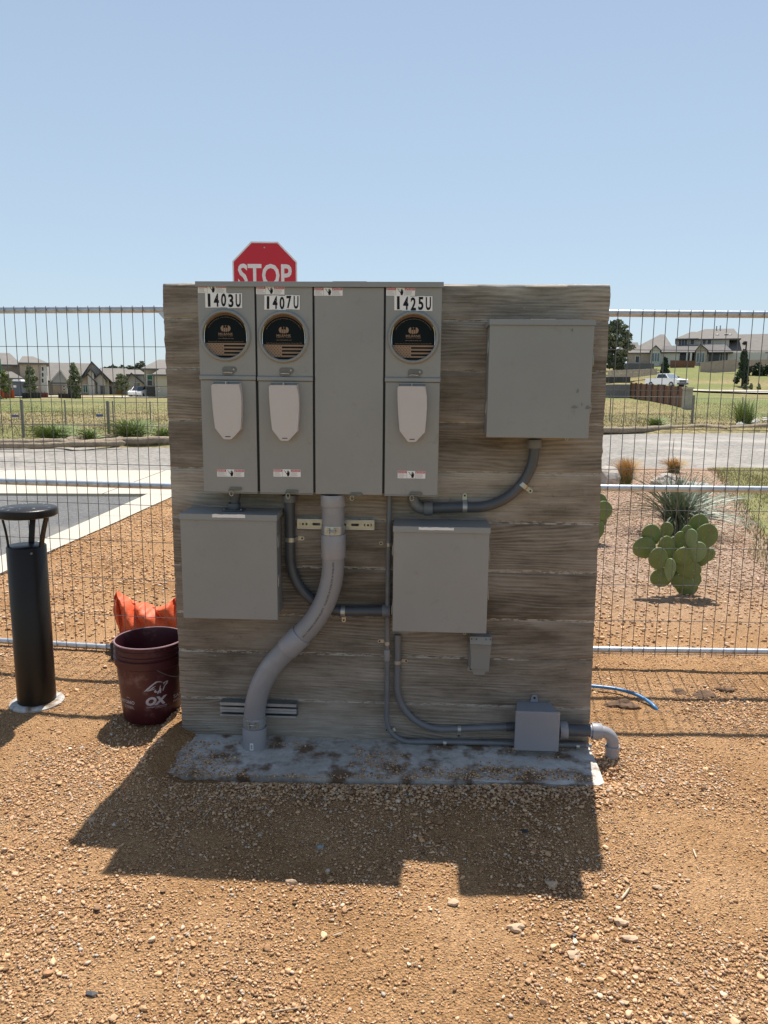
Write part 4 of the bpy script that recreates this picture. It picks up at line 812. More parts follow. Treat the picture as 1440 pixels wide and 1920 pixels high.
for pts in ([(497, 1068), (560, 1005), (640, 945), (700, 908), (760, 912), (815, 945), (770, 930), (720, 925), (665, 955), (600, 1010), (560, 1045)],
            [(560, 1052), (640, 1000), (697, 978), (650, 1015), (610, 1040), (690, 1018), (660, 1040), (540, 1064)],
            [(815, 948), (880, 930), (902, 935), (885, 975), (850, 1000), (825, 1050), (805, 1090), (800, 1060), (830, 1000), (862, 968), (880, 945), (840, 955), (822, 985)],
            [(665, 1060), (700, 1040), (690, 1065), (715, 1080), (740, 1060), (760, 990), (775, 985), (765, 1030), (780, 1040), (772, 1110), (745, 1112), (755, 1070), (722, 1122), (708, 1112), (720, 1092), (680, 1095), (662, 1078)]):
    wrap(dense(poly2(bp(pts))), .018, .181, pr)
part('printed_emblem', pr, BW, bk, smooth=False)
part('handle_wire', MB().tube([o + Vector((br_(.25) * math.cos(a) * 1.04, br_(.25) * math.sin(a) * 1.04, z)) for a, z in [(R(-72 + k * 8), .285 - .05 * math.sin(k / 12 * math.pi) - k * .004) for k in range(13)]], .0018, 6), STRUT, bk)
# ------------------------------------------------------------------ orange sandbag over the fence foot
ORG_M = M('orange woven plastic', (.72, .12, .035), .6, 0, .12, 8, .0012, 90)
N1, N2 = 64, 34; bL = at(213, 1180, 4.16); bR = at(346, 1180, 4.16); V_ = []
for j in range(N2):
    for i in range(N1):
        s_ = i / (N1 - 1); a = math.pi * j / (N2 - 1); sn = max(math.sin(a), 0)
        hgt_ = float(np.interp(s_, [0, .05, .12, .24, .34, .5, .62, .72, .82, .9, 1], [.27, .325, .30, .275, .25, .235, .23, .24, .275, .285, .26]))
        x = bL.x + (bR.x - bL.x) * s_; front = .05 + .05 * math.sin(math.pi * min(s_ * 1.1, 1)); y = 4.17 - math.cos(a) * front; z = sn ** .55 * hgt_
        lowpinch = (1 - sn) * .05 * (1 - float(sst(0, .2, s_))); x += lowpinch
        fold = abs(math.sin(s_ * 11 + 3.2 * sn)) * .055 - .02 + .020 * float(fbm(s_ * 9 + sn * 2.5, sn * 3, 5)) + .010 * float(fbm(s_ * 26, sn * 7, 6))
        y += -fold * (.3 + sn) * (1 if a < 1.57 else -.4); z += .018 * float(fbm(s_ * 7, j * .12, 8)) * sn; x += .02 * float(fbm(s_ * 5, j * .1, 15)); V_.append((x, y, z))
mb = MB().add(V_, [(j * N1 + i, j * N1 + i + 1, (j + 1) * N1 + i + 1, (j + 1) * N1 + i) for j in range(N2 - 1) for i in range(N1 - 1)]); mb.smooth = True
sb = solo('sandbag', mb, ORG_M, 'crumpled bright orange sandbag draped over the fence foot behind the maroon bucket', 'sandbag', ((bL.x + bR.x) / 2, 4.2, 0)); sb.data.set_sharp_from_angle(angle=R(50))
md = sb.modifiers.new('s', 'SOLIDIFY'); md.thickness = .002
# ------------------------------------------------------------------ stop sign
Ys = 9.14; ce = at(496.7, 516.3, Ys); R8 = .381 / math.cos(math.pi / 8)
def octo(r_, y): return [(ce.x + r_ * math.cos(math.pi / 8 + k * math.pi / 4), y, ce.z + r_ * math.sin(math.pi / 8 + k * math.pi / 4)) for k in range(8)]
ss = thing('stop_sign', 'red octagonal STOP sign standing behind the meter cabinet', 'traffic sign', (ce.x, Ys, -.1))
part('sign_plate', MB().prism(octo(R8, Ys), (0, .003, 0)), STOPW, ss); part('red_field', MB().prism(octo(R8 * .955, Ys - .0010), (0, .0006, 0)), STOPR, ss)
part('lettering', MB().flat(text('STOP', .635, .262, .022), (ce.x, Ys - .0016, ce.z)), STOPW, ss, smooth=False)
part('post', MB().box(ce.x - .025, ce.x + .025, Ys + .004, Ys + .054, -.1, ce.z + .30), GALV, ss, bevel=.003)
for sg in (1, -1): part('bolt', MB().lathe([(.0001, .006), (.009, .004), (.010, 0)], (ce.x, Ys - .001, ce.z + sg * .315), (0, -1, 0), 10), ZINC, ss)
# ------------------------------------------------------------------ blue tube
BLU = M('blue plastic tube', (.045, .20, .42), .35, 0, .08, 10, dirt=(.3, .25, .2), damt=.3)
tp_ = [at(1010, 1300, 3.62), at(1060, 1283, 3.62), at(1106, 1286, 3.58), at(1155, 1291.5, 3.54), at(1192, 1302, 3.47), at(1214, 1314, 3.41), at(1227, 1325, 3.36), at(1232, 1334, 3.345), at(1233, 1345, 3.34)]
tp_[0].z = -.03
solo('water_tube', MB().tube(crom(tp_, 6), .0085, 14), BLU, 'thin blue plastic tube arching out of the soil at the right end of the wall', 'tube', tp_[-1])
# ------------------------------------------------------------------ prickly pear
PAD = M('cactus green', (.14, .185, .05), .55, 0, .16, 9, .0012, 160, (.16, .20, .07), .5, 30)
PADL = M('pale cactus green', (.19, .26, .11), .55, 0, .12, 9, .0012, 160)
for _m in (PAD, PADL):        # pale spine dots
    N, L = nodes(_m); b = N['Principled BSDF']; src = b.inputs['Base Color'].links[0].from_socket; v = nd(N, 'ShaderNodeTexVoronoi', _Scale=42.0); L.new(N['Texture Coordinate'].outputs['Object'], v.inputs['Vector'])
    rp_ = ramp(N, L, v.outputs['Distance'], [(.10, (.6, .6, .6)), (.17, (0, 0, 0))]); mx = nd(N, 'ShaderNodeMix', data_type='RGBA'); L.new(rp_.outputs[0], mx.inputs[0]); L.new(src, mx.inputs[6]); mx.inputs[7].default_value = (.42, .38, .24, 1); L.new(mx.outputs[2], b.inputs['Base Color'])
def pad(parent, u, v, w_, h_, Y, lean=0, yaw=0, mt=PAD, pxm=None):
    c = at(u, v, Y); s_ = (c - CAM).length / FPX * .985; a, b = w_ * s_ * .50, h_ * s_ * .50; th = .010
    mb = MB(); mb.smooth = True; nu, nv = 20, 9; vs = []; fs = []
    ca, sa = math.cos(R(lean)), math.sin(R(lean)); cy_, sy_ = math.cos(R(yaw)), math.sin(R(yaw)); wf = 1 / max(math.cos(R(yaw)), .32)
    for j in range(nv):
        p = math.pi * j / (nv - 1) 
        for i in range(nu):
            q = 2 * math.pi * i / nu; rr = max(math.sin(p), 0) ** .5; x = math.cos(q) * rr; z = math.sin(q) * rr; k = 1 - .13 * max(-z, 0) ** 1.2; x *= k; y = math.copysign(abs(math.cos(p)) ** .6, math.cos(p)) * th
            y += .012 * x * z + .006 * x
            x *= a * wf; z *= b; X_ = x * ca + z * sa; Z_ = -x * sa + z * ca; vs.append(c + Vector((X_ * cy_ + y * sy_, y * cy_ - X_ * sy_, Z_)))
    for j in range(nv - 1):
        for i in range(nu): fs.append((j * nu + i, j * nu + (i + 1) % nu, (j + 1) * nu + (i + 1) % nu, (j + 1) * nu + i))
    mb.add(vs, fs); return part('cactus_pad', mb, mt, parent)
Yc = 5.36
cb = gp(1286, 1108, 0); cac = thing('prickly_pear', 'large flat-padded cactus in the pink gravel bed behind the right fence', 'cactus', (cb.x, Yc, 0))
for (u, v, w_, h_, dy, lean, yaw, pale) in [(1279, 1091, 40, 30, .0, 4, 10, 0), (1290, 1085, 54, 42, .03, 12, -8, 0), (1288, 1101, 40, 34, .02, 3, 4, 0), (1240, 1083, 36, 34, -.02, -35, 25, 0), (1290, 1066, 46, 34, -.03, 14, 12, 0), (1234, 1047, 37, 41, -.06, -6, 0, 0), (1282, 1043, 36, 34, -.05, 10, 6, 0), (1265, 1068, 26, 34, .03, -20, 8, 0),
    (1256, 1068, 10, 42, -.09, 3, 62, 1), (1208, 1027, 42, 40, .03, -28, 8, 0), (1221, 1003, 36, 40, .06, -10, 5, 0), (1249, 1029, 32, 48, .0, -4, 4, 0), (1262, 1022, 26, 34, .05, 22, 10, 0), (1250, 994, 15, 30, .07, 8, 50, 0), (1274, 1013, 22, 34, .04, 8, 15, 0), (1289, 1006, 22, 42, .05, -4, 20, 0), (1309, 987, 38, 46, .08, 10, 5, 0), (1324, 1005, 42, 46, .0, 20, 4, 0), (1296, 1010, 12, 36, -.04, 2, 58, 1), (1309, 1035, 20, 38, -.08, 12, 42, 1), (1320, 1045, 20, 36, .02, 24, 20, 0), (1330, 1040, 12, 26, .04, 20, 50, 1), (1260, 1052, 14, 20, .0, 0, 45, 0)]:
    pad(cac, u, v, w_, h_, Yc + dy, lean, yaw, PADL if pale else PAD)
cb2 = gp(1108, 1018, 0); cac2 = thing('prickly_pear', 'smaller flat-padded cactus half hidden by the right edge of the wall', 'cactus', (cb2.x, 7.3, 0))
for (u, v, w_, h_, dy, lean, yaw) in [(1122, 940, 32, 30, 0, 0, 0), (1131, 957, 34, 36, -.05, 8, 5), (1124, 976, 28, 30, .0, 20, 5), (1119, 994, 28, 36, -.05, 12, 5), (1100, 985, 34, 34, 0, -10, 0), (1098, 955, 30, 34, .04, -6, 5), (1108, 1006, 34, 32, .02, 0, 10)]: pad(cac2, u, v, w_, h_, 7.3 + dy, lean, yaw)
# ------------------------------------------------------------------ blade plants
def blades(n, base, hh, spread, wd, rng, curve=1.0, seg=5, z0=None, rad=.05, hv=.35):
    t = np.linspace(0, 1, seg + 1)[None, :]; a = rng.uniform(0, 2 * np.pi, (n, 1)); rr = rad * np.sqrt(rng.uniform(0, 1, (n, 1))); a0 = rng.uniform(0, 2 * np.pi, (n, 1))
    H_ = hh * (1 - hv * rng.uniform(0, 1, (n, 1))); S_ = spread * rng.uniform(.15, 1, (n, 1)); dr = rr * 1
    r_ = S_ * t ** (1 + curve); drop = curve * .35 * S_ * t ** 3; x = base[0] + rr * np.cos(a0) + r_ * np.cos(a); y = base[1] + rr * np.sin(a0) + r_ * np.sin(a); z = base[2] + H_ * t * (1 - .18 * t) - drop
    w_ = wd * (1 - t) ** .6 + wd * .05; px, py = -np.sin(a), np.cos(a); A = np.stack([x - px * w_ / 2, y - py * w_ / 2, z], -1); B_ = np.stack([x + px * w_ / 2, y + py * w_ / 2, z + wd * .2], -1)
    V = np.stack([A, B_], 2).reshape(-1, 3); k = (np.arange(n)[:, None] * (seg + 1) + np.arange(seg)[None, :]) * 2; k = k.ravel(); F = np.stack([k, k + 1, k + 3, k + 2], 1)
    return V, F
def bl_part(name, V, F, mt, parent, kind='stuff', col=None):
    og = np.array(_org(parent)); o = big_mesh(name, V - og, F, mt, col); o.parent = parent; return tag(o, kind=kind)
YUC = M('yucca leaf', (.16, .20, .13), .5, 0, .2, 14); GOLD = M('dry golden grass', (.52, .33, .13), .7, 0, .22, 8); GOLDG = M('green grass base', (.20, .22, .06), .7, 0, .2, 8)
yb = gp(1268, 1000, 0); yu = thing('yucca', 'dark green narrow-leaved yucca tuft directly behind the large cactus', 'plant', (yb.x, yb.y, 0))
V, F = blades(230, (yb.x, yb.y, -.01), .86, .75, .020, RNG, .5, 7, rad=.09); bl_part('upright_leaves', V, F, YUC, yu)
V, F = blades(170, (yb.x, yb.y, -.01), .60, .92, .018, RNG, 1.0, 9, rad=.09); bl_part('arching_leaves', V, F, YUC, yu)
part('flower_stalk', MB().tube(crom([yb, yb + Vector((.0, 0, .4)), at(1262, 860, yb.y), at(1264, 822, yb.y)], 4), [.007, .006, .006, .006, .006, .005, .005, .005, .005, .004, .004, .003, .002][:13], 8), M('dead stalk', (.2, .13, .08), .8), yu)
for (lab, u, v, h_, s_, n) in [('tall golden feather grass tuft beside the right edge of the wall', 1172, 911, .64, .30, 900), ('small golden feather grass tuft behind the white boulder', 1263, 886, .42, .30, 600)]:
    gb = gp(u, v, 0); t = thing('feather_grass', lab, 'grass tuft', (gb.x, gb.y, 0), group='golden feather grass tufts in the planting bed')
    V, F = blades(n, (gb.x, gb.y, -.01), h_, s_, .007, RNG, .9, 5, rad=.08); bl_part('golden_blades', V, F, GOLD, t); V, F = blades(n // 3, (gb.x, gb.y, -.01), h_ * .5, s_ * .6, .008, RNG, .9, 4, rad=.09); bl_part('green_blades', V, F, GOLDG, t)
LIME = M('white limestone', (.44, .385, .33), .9, 0, .22, 5, .012, 22, (.16, .14, .12), .65, 4)
for (lab, u, v, r_, sc_, sd_) in [('white limestone boulder behind the yucca, left part', 1253, 912, .22, (1.1, .9, .70), 3), ('large grey-white limestone boulder right behind the yucca', 1298, 936, .25, (1.0, .9, .68), 8), ('white limestone boulder touching the right wall edge beside the golden grass', 1124, 915, .30, (.9, .8, .8), 5)]:
    g = gp(u, v, 0); mb = MB().blob((g.x, g.y, r_ * .35), r_, sd_, 3, .45, sc_); mb.smooth = True; solo('boulder', mb, LIME, lab, 'rock', (g.x, g.y, 0), smooth=False)
# ------------------------------------------------------------------ lawn corner at the right
LB = [gp(1330, 877), gp(1352, 900), gp(1364, 915), gp(1387, 963), gp(1409, 1004), gp(1423, 1040), gp(1445, 1075), gp(1500, 1160)]
lp = [(p.x, p.y) for p in LB]; n_ = len(lp)
Vl = []; Fl = []; K = 24
for i, (x, y) in enumerate(lp):
    for k in range(K + 1):
        t = k / K; X_ = x + (9.5 - x) * t; Vl.append((X_, y, float(ght(X_, y)) + .018 + .012 * float(fbm(X_ * 3, y * 3, 4)) - .05 * (t == 0)))
o = big_mesh('lawn', np.array(Vl), gridF(K + 1, n_), LAWN, smooth=True); tag(o, kind='structure')
GR = M('grass blade', (1, 1, 1), .7, attr=True)
def grass_field(name, n, xr, yr, inside, zf, hh, wd, cols, rng, clump=1.2):
    x = rng.uniform(*xr, n * 3); y = rng.uniform(*yr, n * 3); ok = inside(x, y); x = x[ok][:n]; y = y[ok][:n]; n = len(x); z = zf(x, y); a = rng.uniform(0, 2 * np.pi, n); h_ = hh * rng.uniform(.4, 1, n) * (1 + fbm(x * clump, y * clump, 4) * 1.1); w_ = wd * rng.uniform(.6, 1.2, n)
    dx, dy = np.cos(a) * w_ / 2, np.sin(a) * w_ / 2; lx, ly = rng.normal(0, .3, n) * h_, rng.normal(0, .3, n) * h_
    A = np.stack([x - dx, y - dy, z - .01], 1); B_ = np.stack([x + dx, y + dy, z - .01], 1); T_ = np.stack([x + lx, y + ly, z + h_], 1); V = np.stack([A, B_, T_], 1).reshape(-1, 3); F = np.arange(n * 3).reshape(-1, 3)
    m_ = np.clip(fbm(x * .6 * clump, y * .6 * clump, 12, 4) * 1.3 + .5 + rng.normal(0, .16, n), 0, 1)[:, None]; c = np.array(cols[0])[None] * (1 - m_) + np.array(cols[1])[None] * m_
    o = big_mesh(name, V, F, GR, np.repeat(c, 3, 0)); return tag(o, kind='stuff')
lbx = lambda y: np.interp(y, [p[1] for p in reversed(lp)], [p[0] for p in reversed(lp)])
g_ = grass_field('lawn_grass', 46000, (3.0, 9.2), (5.0, 14.6), lambda x, y: (x > lbx(y) - .04 + .10 * fbm(x * 4, y * 4, 2)) & (RNG.uniform(0, 1, len(x)) < 1.0), lambda x, y: ght(x, y) + .015, .055, .011, [(.16, .22, .06), (.40, .31, .15)], RNG, 1.0)
tag(g_, 'patchy green and straw-coloured lawn grass at the right edge beyond the fence', 'grass')
def infield(x, y): return (y > street_far(x) + .9) & (np.abs(x - y * .0) < y * .62)
g_ = grass_field('field_grass', 60000, (-30, 34), (18.5, 62), lambda x, y: infield(x, y) & (RNG.uniform(0, 1, len(x)) < np.clip(1.25 - (y - 18) / 40, .0, 1)) & ((x < -y * .20) | (x > y * .20)), lambda x, y: terr(x, y), .085, .03, [(.24, .22, .09), (.42, .32, .17)], RNG, .5)
tag(g_, 'rough dry tan and green field grass beyond the street', 'grass')
# ------------------------------------------------------------------ erosion logs along the far street edge
LOGM = M('straw log netting', (.30, .235, .165), .9, 0, .25, 9, .02, 40, (.12, .09, .06), .5, 6)
def log(label, pts, r_):
    P = resample(crom(pts, 5), 46); P = [p + Vector((0, 0, .05 * float(fbm(p.x * .9, p.y * .7, 3)))) for p in P]; rs = [r_ * (1 + .25 * float(fbm(i * .35, 1, 6))) for i in range(len(P))]; rs[0] = rs[-1] = r_ * .4
    return solo('erosion_log', MB().tube(P, rs, 12), LOGM, label, 'erosion log', pts[0], group='netted straw logs along the far street edge')
G = lambda u, v, z=.05: gp(u, v, z)
log('long netted straw log at the left, running out of the frame beside the first weed', [G(-60, 832), G(40, 831), G(110, 830), G(150, 833), G(232, 826.5)], .10)
log('thin straw log lying lower, in front of the other left logs', [G(-40, 835), G(60, 836), G(130, 834), G(235, 831)], .07)
log('netted straw log that touches the left edge of the wall', [G(128, 827), G(160, 821.5), G(215, 822), G(236, 827), G(330, 827)], .11)
log('netted straw log starting at the right edge of the wall', [G(1100, 808), G(1180, 806), G(1240, 804), G(1310, 800), G(1362, 804)], .12)
log('netted straw log at the right frame edge beside the pale rubble', [G(1368, 803), G(1392, 801), G(1450, 799), G(1520, 797)], .12)
RUBL = M('pale rubble', (.55, .52, .46), .9, 0, .2, 6)
mb = MB(); rr = random.Random(4)
for k in range(46):
    t = rr.random(); g = gp(1385 + 75 * t + rr.uniform(-4, 4), 796 - 12 * t + rr.uniform(-2.5, 2.5), .05); mb.blob(g, rr.uniform(.05, .16), k, 1, .4)
tag(solo('rubble', mb, RUBL, 'pale broken stone heap at the right behind the straw log', 'rubble', (0, 0, 0), smooth=False), kind='stuff')
# green weeds in the field edge
WEED = M('weed green', (.20, .26, .085), .7, 0, .25, 6)
for (lab, u, v, h_, s_, n) in [('bushy green weed behind the left straw log, near the low fence post', 101, 824, .62, .75, 700), ('bushy green weed close to the left edge of the wall', 248, 823, .8, .8, 800), ('low green weed at the left edge of the wall', 312, 824, .5, .5, 350), ('low yellow-green weed between the two bushy weeds', 168, 824, .45, .4, 250), ('tall thin green weed at the right behind the straw logs', 1395, 795, 1.5, .9, 500), ('small green weed right of the brown board fence', 1230, 800, .6, .7, 300)]:
    g = gp(u, v, .05); t = thing('weed', lab, 'weed', g, group='green weeds along the field edge'); V, F = blades(n, (g.x, g.y, g.z - .02), h_, s_, .03, RNG, .4, 4, rad=s_ * .32, hv=.7); bl_part('leaves', V, F, WEED, t)
# ------------------------------------------------------------------ low field fences
FW = M('thin field wire', (.34, .33, .31), .6)
def low_fence(label, pts, h_, posts, tagp=None, rails=(1.0, .38), mt=M('weathered post', (.20, .19, .175), .8)):
    t = thing('field_fence', label, 'fence', pts[0]); hz_ = lambda p: Vector((p.x, p.y, float(terr(p.x, p.y))))
    for i, (u, th) in enumerate(posts):
        a, b = pts; k = min(max(u, 0), 1); p = a.lerp(b, k); z = max(float(terr(p.x, p.y)), 0); part('post', MB().box(p.x - th * .35, p.x + th * .35, p.y - th * .35, p.y + th * .35, z - .1, z + h_ * 1.04), mt, t)
    for r_ in rails: part('rail', MB().cyl(pts[0] + Vector((0, 0, h_ * r_)), pts[1] + Vector((0, 0, h_ * r_)), .012, 6), FW, t)
    w_ = MB(); L_ = (pts[1] - pts[0]).length; n = int(L_ / .3)
    for k in range(n): p = pts[0].lerp(pts[1], k / n); w_.box(p.x - .003, p.x + .003, p.y - .003, p.y + .003, p.z + .02, p.z + h_)
    part('mesh_wires', w_, FW, t, kind='stuff')
    return t
BLT = M('blue tag', (.09, .14, .30), .6)
A = gp(-60, 820, .02); B = gp(330, 822, .02)
lf = low_fence('low grey wire fence standing in the dry field left of the wall', [A, B], 1.02, [(.265, .09), (.47, .035), (.675, .09), (.70, .04), (.88, .04), (.05, .04)])
for u, v in ((29, 780), (187, 779)): p = at(u, v, A.lerp(B, (u + 60) / 390).y - .05); part('blue_tag', MB().box(p.x - .10, p.x + .10, p.y - .01, p.y, p.z - .035, p.z + .035), BLT, lf)
A = gp(1100, 790, .02); B = gp(1300, 794, .02)
low_fence('low wire fence in front of the brown board fence', [A, B], 1.25, [(.22, .06), (.58, .05), (.84, .04), (.985, .13)], rails=(.98, .12))
A2 = gp(1300, 793, .02); B2 = gp(1500, 785, .02)
low_fence('low wire fence continuing right past the stone pillar', [A2, B2], 1.15, [(.40, .05), (.9, .05)], rails=(1.0,))
# ------------------------------------------------------------------ trees
LEAF = M('foliage', (1, 1, 1), .75, attr=True); BARK = M('bark', (.10, .08, .06), .9, 0, .2, 4)
def tree(label, u, vb, vt, wpx, Y, trunk=.2, n=2600, shape='round', c0=(.035, .055, .022), c1=(.10, .13, .055), leaf=.16, seed=1, name='tree', clumps=16, vbase=None, z=None, group=None):
    rng = np.random.default_rng(seed); g = at(u, vb, Y); base = Vector((g.x, Y, min(g.z, float(terr(g.x, Y)) + .3) if z is None else z)); top = at(u, vt, Y).z; H_ = top - base.z; W_ = wpx / FPX * Y * 1.02
    t = thing(name, label, 'tree', base, group=group)
    zc0 = base.z + H_ * trunk; cl = []
    for k in range(clumps):
        f = (k + .5) / clumps; zz = zc0 + (top - zc0) * f
        rad = {'round': max(math.sin(math.pi * (.12 + .80 * f)), 0) ** .7, 'cone': (1 - f) ** .75 * min(1, f * 6 + .45), 'oval': math.sin(math.pi * (.10 + .86 * f)) ** .55 * (1 - .35 * f)}[shape]
        a = k * 2.4 + rng.uniform(-.4, .4); rr = W_ / 2 * rad * rng.uniform(.25, .72); cl.append((base.x + rr * math.cos(a), Y + rr * math.sin(a), zz, W_ / 2 * rng.uniform(.30, .48) * (.55 + .45 * rad), (top - zc0) / clumps * rng.uniform(1.2, 2.2)))
    ci = rng.integers(0, clumps, n); cA = np.array(cl)[ci]; d = rng.normal(0, 1, (n, 3)); d /= np.linalg.norm(d, axis=1)[:, None]; r_ = rng.uniform(.3, 1.08, n) ** .6
    P = cA[:, :3] + d * np.stack([cA[:, 3], cA[:, 3], cA[:, 4]], 1) * r_[:, None]
    a = rng.normal(0, 1, (n, 3)); a /= np.linalg.norm(a, axis=1)[:, None]; b = np.cross(a, rng.normal(0, 1, (n, 3))); b /= np.linalg.norm(b, axis=1)[:, None]; s_ = leaf * rng.uniform(.5, 1.2, (n, 1))
    V = np.stack([P - a * s_, P - b * s_ * .6, P + a * s_, P + b * s_ * .6], 1).reshape(-1, 3); k = np.clip(rng.uniform(0, 1, clumps)[ci] * .6 + rng.uniform(0, .4, n), 0, 1)[:, None]
    col = np.repeat(np.array(c0)[None] * (1 - k) + np.array(c1)[None] * k, 4, 0); bl_part('crown', V, np.arange(n * 4).reshape(-1, 4), LEAF, t, None, col); 
    mb = MB(); tr_ = max(H_ * .018, .05); mb.tube([base - Vector((0, 0, .3)), base + Vector((0, 0, H_ * .3)), base + Vector((.02 * H_, 0, H_ * .82))], [tr_ * 1.3, tr_, tr_ * .25], 8)
    for c in cl[::2]: q = base + Vector((0, 0, (c[2] - base.z) * .62)); mb.tube([q, (q + Vector(c[:3])) / 2 + Vector((0, 0, -.02 * H_)), Vector(c[:3])], [tr_ * .5, tr_ * .35, tr_ * .1], 5)
    part('trunk', mb, BARK, t); return t
GRN = dict(c0=(.075, .10, .05), c1=(.32, .35, .20))
tree('young green tree at the left frame edge behind the portable toilet', 12, 752, 698, 25, 85, .3, 1600, 'round', c0=(.12, .15, .05), c1=(.28, .31, .13), seed=1, leaf=.14)
tree('young narrow tree in front of the tan two-storey house', 59, 750, 688, 30, 88, .22, 1800, 'oval', seed=2, leaf=.14, **GRN)
tree('young tree before the gabled roof, left of the arched entrance', 142, 750, 684, 30, 88, .12, 2000, 'oval', seed=3, leaf=.15, **GRN)
tree('rounded young tree in front of the low house with the wooden gate', 229, 742, 703, 32, 96, .25, 1700, 'round', seed=4, leaf=.15, **GRN)
tree('small shrub-like tree at the left edge in the grass', 0, 760, 742, 22, 80, .1, 500, 'round', seed=14, leaf=.12, **GRN)
tree('tall dark live oak touching the right edge of the wall', 1150, 706, 603, 66, 120, .16, 6500, 'round', seed=5, leaf=.26, clumps=30, c0=(.08, .10, .06), c1=(.20, .22, .13))
tree('small conical evergreen on the slope above the white pickup', 1245, 708, 672, 24, 125, .12, 1300, 'cone', seed=6, leaf=.2, c0=(.02, .045, .02), c1=(.06, .10, .045))
tree('conical evergreen behind the street lamp at the right', 1390, 731, 658, 34, 108, .18, 2400, 'cone', seed=7, leaf=.2, c0=(.025, .05, .022), c1=(.07, .11, .05))
far_t = [(196, 708, 692, 20), (210, 706, 689, 22), (226, 706, 690, 26), (243, 706, 689, 24), (256, 706, 691, 22), (262, 706, 684, 26), (186, 706, 696, 16)]
for i, (u, vb, vt, wp) in enumerate(far_t):
    tree(['far dark tree over the roofs, %s' % s for s in ('left of the first pair', 'second from the left', 'third from the left', 'fourth from the left', 'small one before the tallest', 'the tallest, beside the hipped house', 'smallest, next to the gabled house')][i], u, vb, vt, wp * 1.7, 190, .0, 1300, 'round', seed=20 + i, leaf=.5, clumps=14, z=0.0, group='far dark treetops over the left roofs', c0=(.07, .085, .06), c1=(.15, .17, .11))
HEDGE = dict(c0=(.02, .035, .018), c1=(.06, .085, .04))
for i, (u, vb, vt, wp) in enumerate([(1398, 706, 688, 26), (1418, 707, 683, 30), (1440, 707, 684, 34)]):
    tree(['dark round shrub on the slope right of the conical evergreen', 'larger dark shrub between the round shrub and the frame edge', 'dark shrub cut by the right frame edge'][i], u, vb, vt, wp, 128, .0, 1500, 'round', seed=30 + i, leaf=.22, clumps=9, name='shrub', group='dark shrubs below the right wall', **HEDGE)
for i, (u, v) in enumerate([(1397, 729), (1408, 728), (1423, 729)]):
    tree(['low planted shrub right of the lamp post foot', 'second low shrub in the strip beside the street', 'low shrub nearest the right frame edge by the street'][i], u, v, v - 8, 9, 104, .0, 220, 'round', seed=40 + i, leaf=.14, clumps=5, name='shrub', group='low shrubs beside the right street', **GRN)
rng_ = np.random.default_rng(77); n_ = 9000; xx_ = rng_.uniform(-64, 62, n_); cx_ = np.floor(xx_ / 5) * 5 + 2.5; hh_ = 4.5 + 3 * _hash(cx_, cx_ * 0, 3); yy_ = 232 + rng_.uniform(-4, 4, n_); k_ = np.sqrt(np.clip(1 - ((xx_ - cx_) / 3.4) ** 2, .05, 1)); zz_ = terr(xx_, yy_) + rng_.uniform(0, 1, n_) * hh_ * k_
a_ = rng_.normal(0, 1, (n_, 3)) * .45; b_ = rng_.normal(0, 1, (n_, 3)) * .45; P_ = np.stack([xx_, yy_, zz_], 1); V = np.stack([P_ - a_, P_ - b_, P_ + a_, P_ + b_], 1).reshape(-1, 3)
tag(big_mesh('far_trees', V, np.arange(n_ * 4).reshape(-1, 4), LEAF, np.repeat(np.array([(.08, .10, .065)]) * rng_.uniform(.7, 1.6, (n_, 1)), 4, 0)), 'dull green band of far trees beyond the field', 'trees', kind='stuff')
# ------------------------------------------------------------------ houses
SIDE = M('white siding', (.56, .55, .52), .7, 0, .04, .5); STONE = M('tan stone', (.46, .38, .31), .85, 0, .15, 1.2); BRICKR = M('pinkish brick', (.40, .32, .28), .85, 0, .12, 1.5); BEIGE = M('beige stucco', (.44, .41, .32), .85, 0, .05, .4)
ROOF = M('grey brown shingles', (.19, .17, .15), .9, 0, .12, 1.2); ROOF2 = M('dark grey shingles', (.14, .13, .125), .9, 0, .12, 1.0); TRIM = M('white trim', (.68, .67, .64), .6); DARK = M('dark glass', (.03, .035, .045), .2); DTRIM = M('dark fascia', (.06, .055, .055), .7)
CHAR = M('charcoal door', (.10, .10, .11), .6); WOODF = M('light fence wood', (.42, .33, .27), .85, 0, .12, 2); RED = M('brown red boards', (.19, .085, .05), .8, 0, .18, 2); GREENW = M('green sheathing', (.03, .14, .08), .7)
def HP(u, v, Y): return at(u, v, Y)
